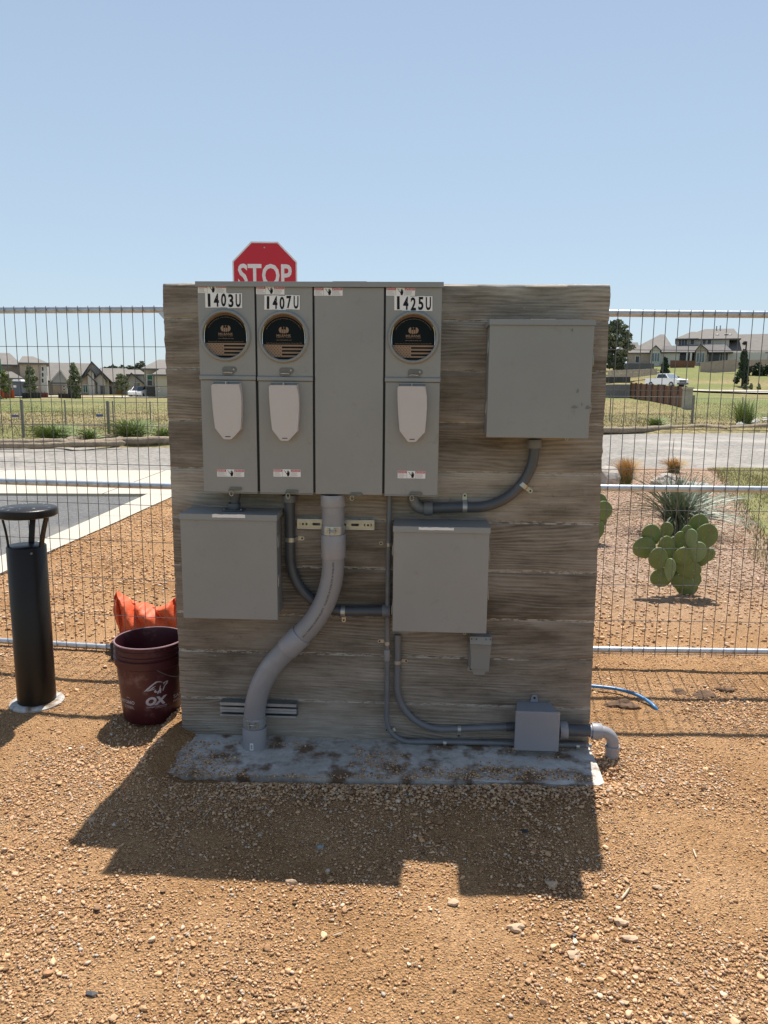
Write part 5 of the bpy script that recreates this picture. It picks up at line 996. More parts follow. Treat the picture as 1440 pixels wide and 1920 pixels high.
class House:
    def __init__(s, label, u, vb, Y, name='house'):
        p = at(u, vb, Y); s.zb = min(p.z, float(terr(p.x, Y))) - .3; s.a = -math.atan2(p.x, Y) * .92; s.F = Frame((p.x, Y, 0), s.a); s.o = Vector((p.x, Y, 0)); s.n = Vector((-math.sin(s.a), math.cos(s.a), 0)); s.inv = s.F.m.inverted()
        s.t = thing(name, label, 'house', (0, 0, s.zb), s.F)
    def P(s, u, v, dY):
        r = ray(u, v); t = (dY - (CAM - s.o).dot(s.n)) / r.dot(s.n); return s.inv @ (CAM + r * t)
    def wall(s, u0, u1, v0, mt, dY=0, dep=9, name='wall'):
        a = s.P(u0, v0, dY); b = s.P(u1, v0, dY); z = (a.z + b.z) / 2; return part(name, MB().box(a.x, b.x, dY, dY + dep, s.zb, z), mt, s.t)
    def win(s, u0, u1, v0, v1, dY=0, mt=None, bars=1, name='window', fr=TRIM):
        a = s.P(u0, v0, dY); b = s.P(u1, v1, dY); e = .09; f = MB(); Y = dY
        f.prism([(a.x - e, Y - .08, b.z - e), (b.x + e, Y - .08, b.z - e), (b.x + e, Y - .08, a.z + e), (a.x - e, Y - .08, a.z + e)], (0, .10, 0), [[(a.x, Y - .08, b.z), (a.x, Y - .08, a.z), (b.x, Y - .08, a.z), (b.x, Y - .08, b.z)]])
        for k in range(1, bars): x = a.x + (b.x - a.x) * k / bars; f.box(x - .04, x + .04, Y - .07, Y + .01, b.z, a.z)
        w_ = part(name, f, fr, s.t); part('pane', MB().box(a.x, b.x, Y - .03, Y - .01, b.z, a.z), mt or DARK, w_); return w_
    def panel(s, u0, u1, v0, v1, mt, dY=0, name='door', th=.06):
        a = s.P(u0, v0, dY); b = s.P(u1, v1, dY); return part(name, MB().box(a.x, b.x, dY - th, dY - .005, b.z, a.z), mt, s.t)
    def hip(s, u0, u1, ur0, ur1, ve, vr, mt=ROOF, dY=-.5, dep=10, rdep=None):
        Y = dY; a = s.P(u0, ve, Y); b = s.P(u1, ve, Y); ze = (a.z + b.z) / 2; Yr = Y + (rdep or dep / 2); c = s.P(ur0, vr, Yr); d_ = s.P(ur1, vr, Yr); zr = (c.z + d_.z) / 2
        vs = [(a.x, Y, ze), (b.x, Y, ze), (b.x, Y + dep, ze), (a.x, Y + dep, ze), (c.x, Yr, zr), (d_.x, Yr, zr), (a.x, Y, ze - .22), (b.x, Y, ze - .22), (b.x, Y + dep, ze - .22), (a.x, Y + dep, ze - .22)]
        r = part('roof', MB().add(vs, [(0, 1, 5, 4), (1, 2, 5), (2, 3, 4, 5), (3, 0, 4), (6, 9, 8, 7)]), mt, s.t); part('fascia', MB().add(vs[:4] + vs[6:], [(0, 4, 5, 1), (1, 5, 6, 2), (2, 6, 7, 3), (3, 7, 4, 0)]), DTRIM if mt is ROOF2 else CHAR, r); return r
    def gable(s, u0, u1, uc, ve, vp, wm, mt=ROOF, dY=0, dep=8, over=.35, fm=DTRIM):
        Y = dY; a = s.P(u0, ve, Y); b = s.P(u1, ve, Y); p = s.P(uc, vp, Y); part('gable_wall', MB().prism([(a.x, Y, s.zb), (b.x, Y, s.zb), (b.x, Y, b.z), (p.x, Y, p.z), (a.x, Y, a.z)], (0, dep, 0)), wm, s.t)
        o_ = over; th = .22
        def slope(q, pk): d = (q - pk).normalized(); e = q + d * o_; return [e, pk, pk + Vector((0, 0, th)), e + Vector((0, 0, th))]
        for q in (a, b):
            sl = slope(q, p); r = part('roof', MB().prism([v + Vector((0, -o_, 0)) for v in sl], (0, dep + o_, 0)), mt, s.t); part('bargeboard', MB().prism([v + Vector((0, -o_ - .04, -.04)) for v in sl], (0, .03, 0)), fm, r)
h = House('tan two-storey stone house at the far left, three small stacked windows on its right end', 50, 752, 100)
h.wall(-60, 44, 680, STONE, 1.5); h.wall(36, 74, 679, STONE, 0); h.wall(74, 86, 681, SIDE, .3)
h.hip(-90, 38, -50, 18, 682.5, 661, dY=.6, dep=12); h.hip(34, 91, 42, 62, 680, 668, dY=-.6, dep=11); h.wall(-60, 40, 707, STONE, -3, 4); h.hip(-70, 42, -60, 22, 708, 696, dY=-3.6, dep=4.5)
for v in (688, 699, 710): h.win(78, 82, v, v + 7.5, .3)
for u in (29.5, 35): h.win(u, u + 3, 713, 721, -3)
h.win(5, 11, 684, 687, 1.5); h.win(16, 22, 684, 687, 1.5); h.panel(-30, 3, 672, 698, GREENW, -1.5, 'sheathing', 1.0)
h = House('low house with wide grey roof, stacked entry gables and a small white gable', 140, 742, 112)
h.wall(86, 200, 712, SIDE, 2, 12); h.hip(84, 200, 86, 172, 714, 680.5, dY=-.2, dep=14, rdep=7); h.gable(98, 125, 113, 713, 695.5, SIDE, dY=-2, fm=TRIM); h.panel(97, 126, 717, 720, CHAR, -3.2, 'awning', 1.3); h.panel(99, 124, 721, 742, STONE, -2.05, 'stone_base')
for v in (724, 729): h.win(118, 122, v, v + 2, -2.1)
h.gable(150, 204, 172, 712, 680, SIDE, dY=-.8, over=.7); h.gable(148, 178, 165, 716, 703, STONE, dY=-2.5, over=.5); h.gable(176, 197, 188, 712, 701, SIDE, dY=-2.2, over=.5); h.gable(164, 176, 170, 700, 693.5, SIDE, dY=-3, dep=3, over=.4)
h.panel(166, 177, 712, 741, DARK, -2.7, 'entry'); h.win(156, 164, 722, 736, -2.6, bars=2, mt=GREENW)
h.panel(188, 197, 723, 741, CHAR, -2.3, 'garage_door'); h.panel(180, 183, 719, 738, DARK, -2.3, 'door')
h = House('low house with plain grey roof and wooden gate, behind the rounded young tree', 230, 742, 120)
h.wall(190, 270, 715, SIDE, 0, 12); h.hip(186, 262, 188, 238, 716, 690.5, ROOF, dep=14); h.hip(236, 275, 240, 262, 701.5, 693, ROOF, dY=-2, dep=8); h.wall(240, 269, 701, SIDE, -1.5, 6); h.gable(236, 266, 246, 717, 701, SIDE, dY=-3, over=.6)
h.panel(199, 210, 724, 741, CHAR, -.1, 'garage_door'); h.panel(218, 229, 727, 741, M('gate wood', (.26, .17, .09), .8, 0, .1, 3), -1, 'wooden_gate'); h.win(252, 262, 718, 724, -3.1, bars=3)
h = House('beige two-storey hipped house with dark entry at the left edge of the wall', 295, 741, 105)
h.wall(270, 330, 692, BEIGE, 0, 12); h.hip(264, 345, 298, 345, 691, 674.5, ROOF, dY=-1, dep=14); h.wall(290, 345, 701, BEIGE, -2.5, 6); h.hip(285, 350, 305, 345, 702, 688, ROOF, dY=-3.1, dep=6)
h.win(276, 286, 703, 712, -.05, mt=GREENW); h.win(276, 286, 713, 723, -.05); h.panel(275, 291, 724, 740, DARK, -.2, 'entry'); h.win(297, 299, 727, 733, -2.6)
# right hill
h = House('brown hip-roofed brick house on the hill, left of the two-storey white house', 1210, 692, 158)
h.wall(1178, 1262, 661, BRICKR, 0, 14); h.hip(1172, 1268, 1238, 1246, 661, 627, ROOF, dep=20); h.hip(1160, 1200, 1168, 1196, 655, 642, ROOF2, dY=3, dep=12); h.gable(1221, 1238, 1229.5, 657, 649, SIDE, dY=-2); h.win(1223, 1236, 662, 678, -2.1, bars=3, mt=M('dull teal pane', (.12, .17, .19), .3)); h.win(1192, 1198, 668, 680, 0)  # gable window panes get a dull teal glass colour
h.wall(1238, 1272, 659, SIDE, -1, 6); h.hip(1236, 1275, 1244, 1270, 660, 648, ROOF2, dY=-1.6, dep=7)
h = House('white two-storey house with porch and brown-grey hipped roofs on the right hill', 1320, 686, 160)
h.wall(1268, 1368, 634, SIDE, 2, 12); h.hip(1266, 1390, 1322, 1376, 635, 616.5, ROOF, dY=1.2, dep=16); h.hip(1266, 1310, 1296, 1305, 634.5, 622, ROOF, dY=.6, dep=10); h.wall(1266, 1440, 661, SIDE, -1, 10)
h.hip(1262, 1330, 1270, 1320, 660, 647, ROOF2, dY=-3.5, dep=8); h.hip(1320, 1375, 1322, 1360, 660, 646, ROOF2, dY=-3.5, dep=8)
h.win(1273, 1288, 637, 647, 1.9, bars=3); h.win(1295, 1301, 636, 646, 1.9); h.win(1318, 1323, 635, 645, 1.9); h.win(1327, 1333, 635, 645, 1.9)
for u in (1271, 1287, 1294): h.panel(u, u + 2.2, 661, 683, TRIM, -3.2, 'porch_column', .35)
h.panel(1275, 1287, 662, 684, DARK, -1.02, 'glass_door'); h.panel(1290, 1300, 662, 684, CHAR, -1.02, 'glass_door'); h.gable(1305, 1326, 1313.5, 657, 646.5, STONE, dY=-3.6, dep=5); h.win(1307, 1320, 662, 679, -3.7, bars=3, mt=M('dull teal pane blue', (.12, .17, .19), .3)); h.panel(1330, 1348, 659, 683, DARK, -1.05, 'garage_opening'); h.win(1351, 1364, 660, 678, -1.05, bars=3)
VENT = M('roof vent', (.35, .34, .33), .5)
for u, v in ((1343, 622), (1350, 621)): a = h.P(u, v, 8); part('roof_pipe', MB().cyl((a.x, a.y, a.z - 1.6), (a.x, a.y, a.z + 1.2), .12, 8), VENT, h.t)
for u, v in ((1345, 628), (1362, 627), (1369, 628)): a = h.P(u, v, 4); part('roof_vent', MB().blob(a, .35, 3, 1, .1, (1.3, 1, .7)), VENT, h.t)
h = House('long low pinkish brick house with a big grey roof at the right frame edge', 1420, 686, 156)
h.wall(1366, 1560, 660, BRICKR, 0, 14); h.hip(1350, 1580, 1386, 1540, 660, 625.5, ROOF, dep=20); h.win(1408, 1411, 668, 674, -.05)
# fences on the hill and retaining wall
def board_fence(label, A, B, h0, h1, mt, boards, post=None, name='board_fence', cap=False):
    t = thing(name, label, 'fence', A); n = boards
    for k in range(n):
        a = A.lerp(B, k / n); b = A.lerp(B, (k + .97) / n); ha = h0 + (h1 - h0) * k / n; off = .01 * (k % 2); nn = Vector((-(B - A).y, (B - A).x, 0)).normalized()
        part('board', MB().hexa([a + nn * off, b + nn * off, b + nn * off + Vector((0, 0, ha)), a + nn * off + Vector((0, 0, ha))], [a + nn * (off + .03), b + nn * (off + .03), b + nn * (off + .03) + Vector((0, 0, ha)), a + nn * (off + .03) + Vector((0, 0, ha))]), mt, t)
    if post:
        for k in range(post + 1): a = A.lerp(B, k / post); part('post', MB().box(a.x - .07, a.x + .07, a.y - .12, a.y + .02, a.z - .1, a.z + h0 + (h1 - h0) * k / post + .06), DTRIM, t)
    return t
A = at(1181, 757, 69); B = at(1282, 775, 54); board_fence('brown board privacy fence with dark posts in front of the white pickup', A, B, 1.86, 1.86, RED, 36, 9)
A = at(1130, 757, 69.5); B = at(1180, 757, 69.3); board_fence('weathered grey board fence joining the brown fence beside the wall edge', A, B, 1.75, 1.75, M('weathered boards', (.20, .19, .20), .85, 0, .1, 2), 14, 0); 
A = at(1128, 718, 70); B = at(1182, 718, 70); board_fence('near-black screen fence above the weathered grey fence', A, B, .55, .55, DTRIM, 4, 0)
PIL = M('pillar stone', (.40, .36, .30), .9, 0, .15, 3)
a = at(1283, 776, 53.5); b = at(1300, 727, 53.5); pl = thing('stone_pillar', 'square tan stone pillar ending the brown board fence', 'pillar', a); part('shaft', MB().box(a.x, b.x, 53.5, 54.1, -.1, b.z - .08), PIL, pl); part('capstone', MB().box(a.x - .05, b.x + .05, 53.42, 54.18, b.z - .08, b.z + .04), CONCL, pl, bevel=.01)
A = at(1312, 700, 140); B = at(1380, 697, 136); board_fence('pale wooden fence below the porch house on the hill', A, B, 2.0, 2.2, WOODF, 26, 0)
A = at(1380, 692, 146); B = at(1450, 690, 140); board_fence('pale wooden fence at the right frame edge behind the shrubs', A, B, 1.6, 1.6, WOODF, 22, 0)
A = at(1256, 692, 150); B = at(1302, 692, 150); board_fence('red-brown wooden fence in front of the porch columns', A, B, 1.7, 1.6, RED, 22, 0)
A = at(1165, 697, 138); B = at(1226, 695, 140); board_fence('dark grey fence at the foot of the hip-roofed brick house', A, B, 1.5, 1.3, CHAR, 18, 0)
rt = thing('retaining_wall', 'long low grey block retaining wall on the grassy slope', 'wall', at(1136, 714, 112)); a = at(1136, 714, 112); b = at(1236, 702, 125)
for row in range(5):
    for k in range(11):
        p = a.lerp(b, (k + .5 * (row % 2) * .9) / 11.5); q = a.lerp(b, (k + .5 * (row % 2) * .9 + .97) / 11.5); hh = .30 * (1 - .35 * k / 11); z = row * hh; f = [p + Vector((0, 0, z)), q + Vector((0, 0, z)), q + Vector((0, 0, z + hh * .94)), p + Vector((0, 0, z + hh * .94))]; part('block', MB().hexa(f, [v + Vector((0, .4, 0)) for v in f]), STONE, rt)
# right street and kerb on the slope, far left street strip
def ribbon(name, pts, w_, mt, lift=.05):
    mb = MB(); P = crom([Vector((x, y, 0)) for x, y in pts], 10); vs = []
    for i, p in enumerate(P):
        t = (P[min(i + 1, len(P) - 1)] - P[max(i - 1, 0)]).normalized(); n = Vector((-t.y, t.x, 0))
        for s_ in (-.5, 0, .5): q = p + n * w_ * s_; vs.append((q.x, q.y, float(terr(q.x, q.y)) + lift))
    mb.add(vs, [(i * 3 + k, i * 3 + k + 1, i * 3 + k + 4, i * 3 + k + 3) for i in range(len(P) - 1) for k in (0, 1)]); mb.smooth = True; return struct(name, mb, mt)
ribbon('hill_street', [(10, 112), (30, 103), (42, 93), (52, 88), (75, 86), (110, 88)], 9, CONCL, .22)
ribbon('far_street', [(-75, 72), (-58, 82), (-40, 97), (-26, 104), (-8, 106)], 5, CONCL, .12)
# street lamp
lm = at(1392, 731, 106); lt_ = at(1392, 640, 106); L_ = thing('street_lamp', 'tall black street lamp on the slope at the right', 'street lamp', lm)
part('pole', MB().tube([lm - Vector((0, 0, .5)), Vector((lm.x, 106, lt_.z))], [.14, .09], 10), BLACKP, L_)
part('lantern', MB().lathe([(.01, .55), (.14, .45), (.34, .15), (.36, .05), (.1, 0), (.1, -.1)], (lm.x - .25, 106, lt_.z - .45), n=12), BLACKP, L_); part('arm', MB().cyl((lm.x, 106, lt_.z - .1), (lm.x - .5, 106, lt_.z - .15), .05, 6), BLACKP, L_); part('globe', MB().lathe([(.01, -.12), (.2, -.08), (.26, 0), (.01, .05)], (lm.x - .45, 106, lt_.z - .5), n=12), TRIM, L_)
# white pickup
WP = M('white car paint', (.78, .79, .80), .25, 0, .02); TY = M('tyre', (.02, .02, .02), .8); CHR = M('dark grille', (.08, .08, .09), .4)
pc = at(1248, 727, 101); a_ = R(-66); PF = Frame((pc.x, pc.y, max(pc.z, float(terr(pc.x, pc.y)) + .1)), a_)
pk = thing('pickup_truck', 'white pickup truck parked on the street above the brown fence', 'truck', (0, 0, 0), PF); wl_ = .98
prof = [(2.85, .45), (2.9, .75), (2.8, 1.05), (1.45, 1.18), (1.35, 1.2), (-.95, 1.2), (-2.75, 1.2), (-2.8, .5)]
part('body', MB().prism([(x, -wl_, z) for x, z in prof], (0, 2 * wl_, 0)), WP, pk, bevel=.06)
cb_ = [(1.35, 1.18), (.62, 1.84), (-.75, 1.86), (-.98, 1.2)]; part('cab', MB().hexa([(cb_[0][0], -.92, 1.18), (cb_[3][0], -.92, 1.18), (cb_[2][0], -.76, 1.86), (cb_[1][0], -.76, 1.84)], [(cb_[0][0], .92, 1.18), (cb_[3][0], .92, 1.18), (cb_[2][0], .76, 1.86), (cb_[1][0], .76, 1.84)]), WP, pk, bevel=.05)
part('windscreen', MB().add([(1.34, -.80, 1.22), (1.34, .80, 1.22), (.70, .68, 1.79), (.70, -.68, 1.79)], [(0, 1, 2, 3)]), M('windscreen glass', (.25, .30, .34), .1), pk)
for s_ in (-1, 1): part('side_window', MB().add([(1.1, s_ * .915, 1.26), (-.8, s_ * .915, 1.26), (-.66, s_ * .80, 1.76), (.55, s_ * .80, 1.76)], [(0, 1, 2, 3)]), DARK, pk)
part('grille', MB().box(2.88, 2.93, -.55, .55, .68, .98), CHR, pk); part('bumper', MB().box(2.85, 3.0, -.95, .95, .42, .62), CHR, pk, bevel=.03)
for s_ in (-1, 1): part('headlight', MB().box(2.84, 2.93, s_ * .78 - .17, s_ * .78 + .17, .78, 1.0), TRIM, pk); part('mirror', MB().box(.95, 1.1, s_ * 1.08 - .12, s_ * 1.08 + .12, 1.25, 1.5), CHR, pk)
for x in (1.9, -1.75):
    for s_ in (-1, 1): w_ = part('wheel', MB().cyl((x, s_ * .72, .40), (x, s_ * .99, .40), .40, 18), TY, pk, sharp=50); part('rim', MB().cyl((x, s_ * .985, .40), (x, s_ * 1.0, .40), .24, 14), VENT, w_, sharp=50)
# car by the left houses, toilet, barrier fencing
cpos = at(257, 741, 103); cr = thing('parked_car', 'small white parked car half hidden near the beige hipped house', 'car', (cpos.x, 103, 0)); x = cpos.x
part('body', MB().prism([(x - .9, 102.2, .3), (x - .9, 102.0, .75), (x - .9, 103.1, .95), (x - .9, 105.8, 1.0), (x - .9, 106.3, .85), (x - .9, 106.3, .3)], (1.8, 0, 0)), WP, cr, bevel=.1); part('cabin', MB().prism([(x - .78, 102.9, .95), (x - .7, 103.7, 1.45), (x - .7, 105.0, 1.45), (x - .78, 105.7, 1.0)], (1.5, 0, 0)), DARK, cr, bevel=.08)
for dx in (-.92, .70):
    for yy_ in (102.9, 105.3): part('wheel', MB().cyl((x + dx, yy_, .32), (x + dx + .22, yy_, .32), .32, 14), TY, cr, sharp=50)
tb = at(33, 744, 93); wv = .55; x = tb.x; zb_ = float(terr(x, 93)) - .1; to = thing('portable_toilet', 'dark blue-grey portable toilet with a white roof near the young trees', 'portable toilet', (x, 93, zb_))
part('cabin', MB().box(x - wv, x + wv, 93, 94.1, zb_, zb_ + 2.05), M('toilet blue', (.06, .085, .11), .5), to, bevel=.03); part('door', MB().box(x - wv + .12, x + wv - .12, 92.96, 92.995, zb_ + .1, zb_ + 1.9), M('toilet door', (.08, .10, .13), .5), to); part('roof', MB().hexa([(x - wv - .05, 92.95, zb_ + 2.05), (x + wv + .05, 92.95, zb_ + 2.05), (x + wv - .1, 93.1, zb_ + 2.3), (x - wv + .1, 93.1, zb_ + 2.3)], [(x - wv - .05, 94.15, zb_ + 2.05), (x + wv + .05, 94.15, zb_ + 2.05), (x + wv - .1, 94.0, zb_ + 2.3), (x - wv + .1, 94.0, zb_ + 2.3)]), TRIM, to); part('notice', MB().box(x - .4, x - .05, 92.93, 92.955, zb_ + 1.3, zb_ + 1.6), TRIM, to)
ORF = M('orange barrier', (.55, .10, .035), .7, 0, .15, 1.5); SILT = M('black silt fabric', (.035, .037, .04), .8, 0, .2, 1)
def barrier(label, u0, u1, vb, h_, Y, mt, n, name):
    a = at(u0, vb, Y); b = at(u1, vb, Y); t = thing(name, label, 'fence', (a.x, Y, 0)); w_ = (b.x - a.x) / n
    for k in range(n):
        x = a.x + w_ * k; z = float(terr(x, Y)); part('fence_sheet', MB().box(x, x + w_ * .98, Y + .05 * (k % 2), Y + .05 * (k % 2) + .02, z - .1, z + h_), mt, t); part('stake', MB().box(x - .03, x + .03, Y - .06, Y - .01, z - .1, z + h_ + .15), BARK, t)
barrier('orange plastic construction barrier fence at the far left', -20, 27, 744, .95, 88, ORF, 8, 'barrier_fence'); barrier('black silt fence sagging behind the narrow young tree', 42, 76, 744, .62, 87, SILT, 6, 'silt_fence'); barrier('black silt fence in front of the small white gable', 110, 152, 742, .55, 90, SILT, 7, 'silt_fence'); barrier('short dull red barrier fence between the two silt fences', 68, 90, 741, .6, 92, M('dull red barrier', (.22, .07, .06), .8), 4, 'barrier_fence')

# ------------------------------------------------------------------ loose stones
ST = M('stone', (1, 1, 1), .92, attr=True, bump=.0006, bs=300, spec=.2)
def ico(sub):
    if sub == 0: return np.array([(1, 0, 0), (-1, 0, 0), (0, 1, 0), (0, -1, 0), (0, 0, 1), (0, 0, -1)], float), np.array([(0, 2, 4), (2, 1, 4), (1, 3, 4), (3, 0, 4), (2, 0, 5), (1, 2, 5), (3, 1, 5), (0, 3, 5)])
    bm = bmesh.new(); bmesh.ops.create_icosphere(bm, subdivisions=sub, radius=1); bm.verts.index_update(); v = np.array([x.co[:] for x in bm.verts]); f = np.array([[q.index for q in x.verts] for x in bm.faces]); bm.free(); return v, f
def stones(name, x, y, s, sub, rng, zadd=0.0, sink=.12, pink=None):
    v0, f0 = ico(sub); n = len(x); m_ = len(v0); nvar = 24; var = v0[None] * (1 + rng.uniform(-.30, .24, (nvar, m_, 1))) + rng.uniform(-.2, .2, (nvar, m_, 3)) * (1.6 if sub == 0 else .8)
    cutn = rng.normal(0, 1, (nvar, 5, 3)); cutn /= np.linalg.norm(cutn, axis=2)[:, :, None]
    for k in range(5):                                  # knock flat facets off for an angular look
        dd = np.einsum('vmi,vi->vm', var, cutn[:, k]); over = np.clip(dd - .46, 0, None); var = var - over[:, :, None] * cutn[:, k][:, None, :]
    vi = rng.integers(0, nvar, n); sc3 = np.stack([s * rng.uniform(.85, 1.35, n), s * rng.uniform(.7, 1.1, n), s * rng.uniform(.45, .8, n)], 1)
    P = var[vi] * sc3[:, None, :]; a = rng.uniform(0, 2 * np.pi, n); b = rng.normal(0, .28, n); cb_, sb_ = np.cos(b)[:, None], np.sin(b)[:, None]; X_, Y_, Z_ = P[..., 0], P[..., 1], P[..., 2]; Y2 = Y_ * cb_ - Z_ * sb_; Z2 = Y_ * sb_ + Z_ * cb_; ca, sa = np.cos(a)[:, None], np.sin(a)[:, None]
    P = np.stack([X_ * ca - Y2 * sa, X_ * sa + Y2 * ca, Z2], -1); z = ght(x, y) + zadd + s * (.55 - sink); P += np.stack([x, y, z], 1)[:, None, :]
    pal = np.array([(.69, .43, .235), (.59, .345, .175), (.72, .49, .295), (.43, .24, .125), (.72, .55, .39), (.63, .40, .245), (.30, .175, .10), (.56, .47, .38)]); ci = rng.choice(8, n, p=[.24, .2, .17, .12, .07, .1, .06, .04]); col = pal[ci] * rng.uniform(.68, 1.10, (n, 1))
    if pink is not None: k = pink(x, y)[:, None]; col = col * (1 - k) + np.array([.60, .42, .31])[None] * rng.uniform(.7, 1.2, (n, 1)) * k
    F = (f0[None] + (np.arange(n) * m_)[:, None, None]).reshape(-1, 3); return tag(big_mesh(name, P.reshape(-1, 3), F, ST, np.repeat(col, m_, 0)), kind='stuff')
slabx = lambda x, y: (y > 2.655) & (y < 3.25) & (x > -.90) & (x < .83)
def scatter(n, xr, yr, dens, rng):
    x = rng.uniform(*xr, n); y = rng.uniform(*yr, n); ok = rng.uniform(0, 1, n) < dens(x, y); return x[ok], y[ok]
inb = lambda x, y: np.abs(x) < (y * .60 + .25)
pk_ = lambda x, y: sst(4.2, 6.5, y) * sst(.2, 1.2, x) * np.clip(.75 + fbm(x * .8, y * .8, 7), 0, 1)
rng = np.random.default_rng(11)
dn = lambda x, y: np.clip(.62 + 1.5 * fbm(x * 1.8, y * 1.8, 77) + .7 * fbm(x * 7, y * 7, 78), .22, 1) * inb(x, y) * ~slabx(x, y)
x, y = scatter(300000, (-2.9, 2.9), (1.35, 4.2), dn, rng); s = .0026 + .0036 * rng.uniform(0, 1, len(x)) ** 2.0
v_small = stones('fine_gravel', x, y, s, 0, rng); tag(v_small, 'fine angular tan gravel scattered over the whole yard', 'gravel')
cl = lambda x, y: np.clip(.24 + .38 * sst(2.5, 1.85, y) + 1.9 * fbm(x * 1.8, y * 1.8, 77) + .5 * fbm(x * 7, y * 7, 98), .04, 1) * inb(x, y) * ~slabx(x, y)
x, y = scatter(110000, (-2.9, 2.9), (1.35, 4.2), cl, rng); s = .0042 + .0046 * rng.uniform(0, 1, len(x)) ** 1.8; tag(stones('gravel', x, y, s, 1, rng), 'angular tan pebbles lying thickly over the yard', 'gravel')
x, y = scatter(4600, (-2.6, 2.6), (1.35, 4.2), cl, rng); s = .0075 + .006 * rng.uniform(0, 1, len(x)) ** 2.2; tag(stones('coarse_gravel', x, y, s, 2, rng), 'larger angular tan stones strewn among the pebbles', 'gravel')
# denser crushed stone along the slab front and in the hole beside the elbow
x = rng.uniform(-.62, .84, 2600); y = 2.672 + .012 * fbm(x * 8, x * 0, 4) - np.abs(rng.normal(0, .085, 2600)) - .012 * x; tag(stones('gravel_heap', x, y, .004 + .0065 * rng.uniform(0, 1, 2600) ** 1.6, 1, rng, .003), 'coarse stones heaped against the front edge of the footing', 'gravel')
x = .885 + rng.normal(0, .04, 420); y = 2.80 + rng.normal(0, .10, 420); ok = (x > .845); tag(stones('hole_gravel', x[ok], y[ok], .005 + .007 * rng.uniform(0, 1, ok.sum()), 1, rng, .0), 'loose stones in the hollow around the buried elbow pipe', 'gravel')
# crumbs of soil on the slab
x = rng.uniform(-.86, .82, 11000); y = rng.uniform(2.675, 2.97, 11000); ok = rng.uniform(0, 1, 11000) < np.clip(.22 + 2.0 * fbm(x * 4.5, y * 7, 55) + .9 * sst(2.76, 2.68, y) + .8 * sst(-.62, -.80, x), 0, 1); x, y = x[ok], y[ok]
crumbs = stones('soil_crumbs', x, y, .0018 + .0050 * rng.uniform(0, 1, len(x)) ** 3, 1, rng); me = crumbs.data; co = np.empty(len(me.vertices) * 3, np.float32); me.vertices.foreach_get('co', co); co = co.reshape(-1, 3, ); zz = np.repeat(ght(x, y), 12); co[:, 2] += (SLAB_Z + .001 - zz) if len(zz) == len(co) else (SLAB_Z + .001 - ght(co[:, 0], co[:, 1])); me.vertices.foreach_set('co', co.ravel()); tag(crumbs, 'brown soil crumbs scattered on the concrete footing', 'soil')
# farther bed
x, y = scatter(95000, (-3.4, 8.0), (4.2, 14.0), lambda x, y: (RNG.uniform(0, 1, len(x)) < 1.3 - (y - 4) * .07) * (np.abs(x) < y * .56 + .2) * (x > kerb_x(y) + .02) * np.clip(.8 + fbm(x, y, 3), .3, 1) * (np.abs(x) > (y - 3.2) * .29), rng); s = .008 + .009 * rng.uniform(0, 1, len(x)) ** 2; ok = ~((x > lbx(y)) & (y > 6)); tag(stones('bed_gravel', x[ok], y[ok], s[ok], 1, rng, pink=pk_), 'pinkish and tan gravel of the planting bed behind the fences', 'gravel')
# single larger rocks one can point to
rocks = [(848, 1690, .013, 'cream angular rock lying alone below the shadow at centre right'), (1078, 1786, .015, 'flat pale rock lowest right of the dark pebble'), (545, 1655, .013, 'small rounded rock at the lower edge of the shadow'), (1232, 1662, .011, 'small rock right of the shadow corner'), (966, 1740, .015, 'pair-like cream rock left of the stone pile'), (1165, 1722, .015, 'brown rock at the upper end of the stone pile'), (1180, 1752, .015, 'block-shaped brown rock in the middle of the stone pile'), (1035, 1656, .015, 'orange-tan rock just under the shadow near its right end'), (600, 1582, .010, 'bluish grey pebble inside the shadow'), (170, 1538, .013, 'small tan rock just left of the shadow edge')]
for i, (u, v, r_, lab) in enumerate(rocks):
    g = gp(u, v, 0); z = float(ght(g.x, g.y)); RK = M('rock %d' % i, (.52, .37, .24) if i not in (8,) else (.28, .30, .30), .9, 0, .15, 40, .001, 150); solo('rock', MB().blob((g.x, g.y, z + r_ * .35), r_, 50 + i, 2, .55, (1.25, .85, .62)), RK, lab, 'rock', (g.x, g.y, z), smooth=False)
DK = M('black debris', (.02, .022, .025), .5)
for (u, v, lab, mt, r_) in [(983, 1557, 'black scrap of rubber inside the shadow', DK, .012), (1074, 1750, 'black pebble below the shadow at the right', DK, .010), (172, 1863, 'dark slate pebble near the lower left corner', M('slate', (.08, .08, .085), .7), .014)]:
    g = gp(u, v, 0); z = float(ght(g.x, g.y)); solo('dark_scrap', MB().blob((g.x, g.y, z + .004), r_, int(u), 1, .6, (1.2, .7, .35)), mt, lab, 'debris', (g.x, g.y, z), smooth=False)
STW = M('dry straw', (.46, .36, .24), .8); WOODC = M('pale splinter', (.60, .48, .34), .8)
def stick(u0, v0, u1, v1, r_, mt, lab):
    a = gp(u0, v0, 0); b = gp(u1, v1, 0); P = [a.lerp(b, k / 4) for k in range(5)]
    for k, p in enumerate(P): p.z = float(ght(p.x, p.y)) + .005 + r_
    solo('straw_stem' if mt is STW else 'wood_splinter', MB().tube(P, [r_ * .7, r_, r_, r_, r_ * .5], 6), mt, lab, 'twig', a)
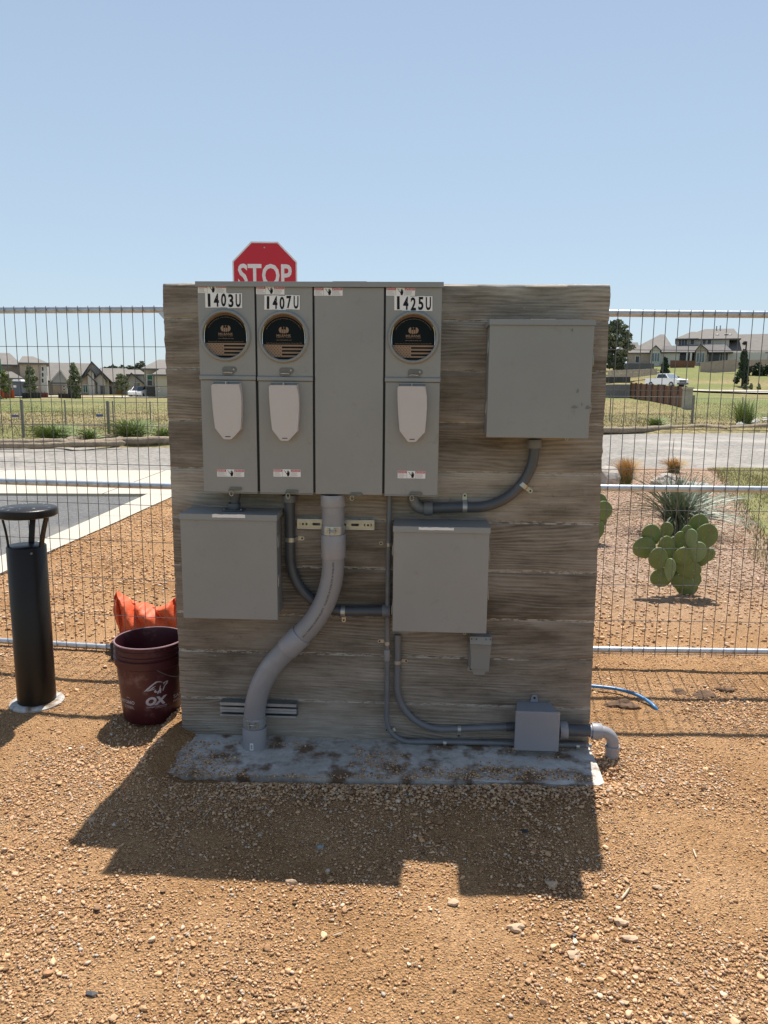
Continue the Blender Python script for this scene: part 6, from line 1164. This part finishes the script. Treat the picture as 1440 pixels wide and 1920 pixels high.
stick(281, 1499, 312, 1527, .0014, STW, 'thin dry straw in the left part of the shadow'); stick(398, 1512, 366, 1553, .0014, STW, 'second thin dry straw near the middle left of the shadow'); stick(1166, 1681, 1180, 1662, .0035, WOODC, 'pale wood splinter right below the shadow corner'); stick(1172, 1466, 1182, 1476, .003, WOODC, 'pale splinter lying near the buried elbow'); stick(510, 1893, 575, 1882, .0015, STW, 'long straw stem near the bottom centre'); stick(330, 1845, 338, 1800, .001, STW, 'hair-thin straw at the lower left'); stick(1130, 1850, 1175, 1866, .0012, STW, 'thin straw at the lower right'); stick(1300, 1590, 1306, 1605, .0025, WOODC, 'small pale splinter on the sunlit gravel at the right')
mb = MB(); rr = random.Random(12)
for k in range(60):
    y_ = rr.uniform(1.5, 3.9); x_ = rr.uniform(-.5, .5) * y_ * 1.05
    if 2.6 < y_ < 3.3 and -1.1 < x_ < .9: continue
    a_ = rr.uniform(0, 3.14); l_ = rr.uniform(.008, .035); z_ = float(ght(x_, y_)) + .006; q_ = Vector((math.cos(a_), math.sin(a_), rr.uniform(-.1, .15))) * l_ / 2; w__ = rr.uniform(.0008, .0024)
    mb.tube([Vector((x_, y_, z_)) - q_, Vector((x_, y_, z_)), Vector((x_, y_, z_)) + q_ + Vector((0, 0, .001))], [w__ * .5, w__, w__ * .4], 5)
tag(solo('wood_chips', mb, WOODC, 'tiny pale wood chips and straw bits strewn over the gravel', 'debris', (0, 2.5, 0), smooth=False), kind='stuff')
# dark clods on the right
CLOD = M('dark clod', (.12, .07, .04), .95, 0, .2, 30, .003, 80)
for (u, v, r_, lab) in [(1272, 1296, .028, 'round dark clod right of the blue tube'), (1322, 1301, .045, 'wide flat dark clod on the fence shadow line'), (1358, 1294, .03, 'dark clod nearest the right frame edge'), (1170, 1322, .05, 'flat damp soil mound under the blue tube')]:
    g = gp(u, v, 0); z = float(ght(g.x, g.y)); mb = MB().blob((g.x, g.y, z), r_, int(v), 3, .5, (1.3, .9, .5)); solo('soil_clod', mb, CLOD, lab, 'soil clod', (g.x, g.y, z), smooth=False)
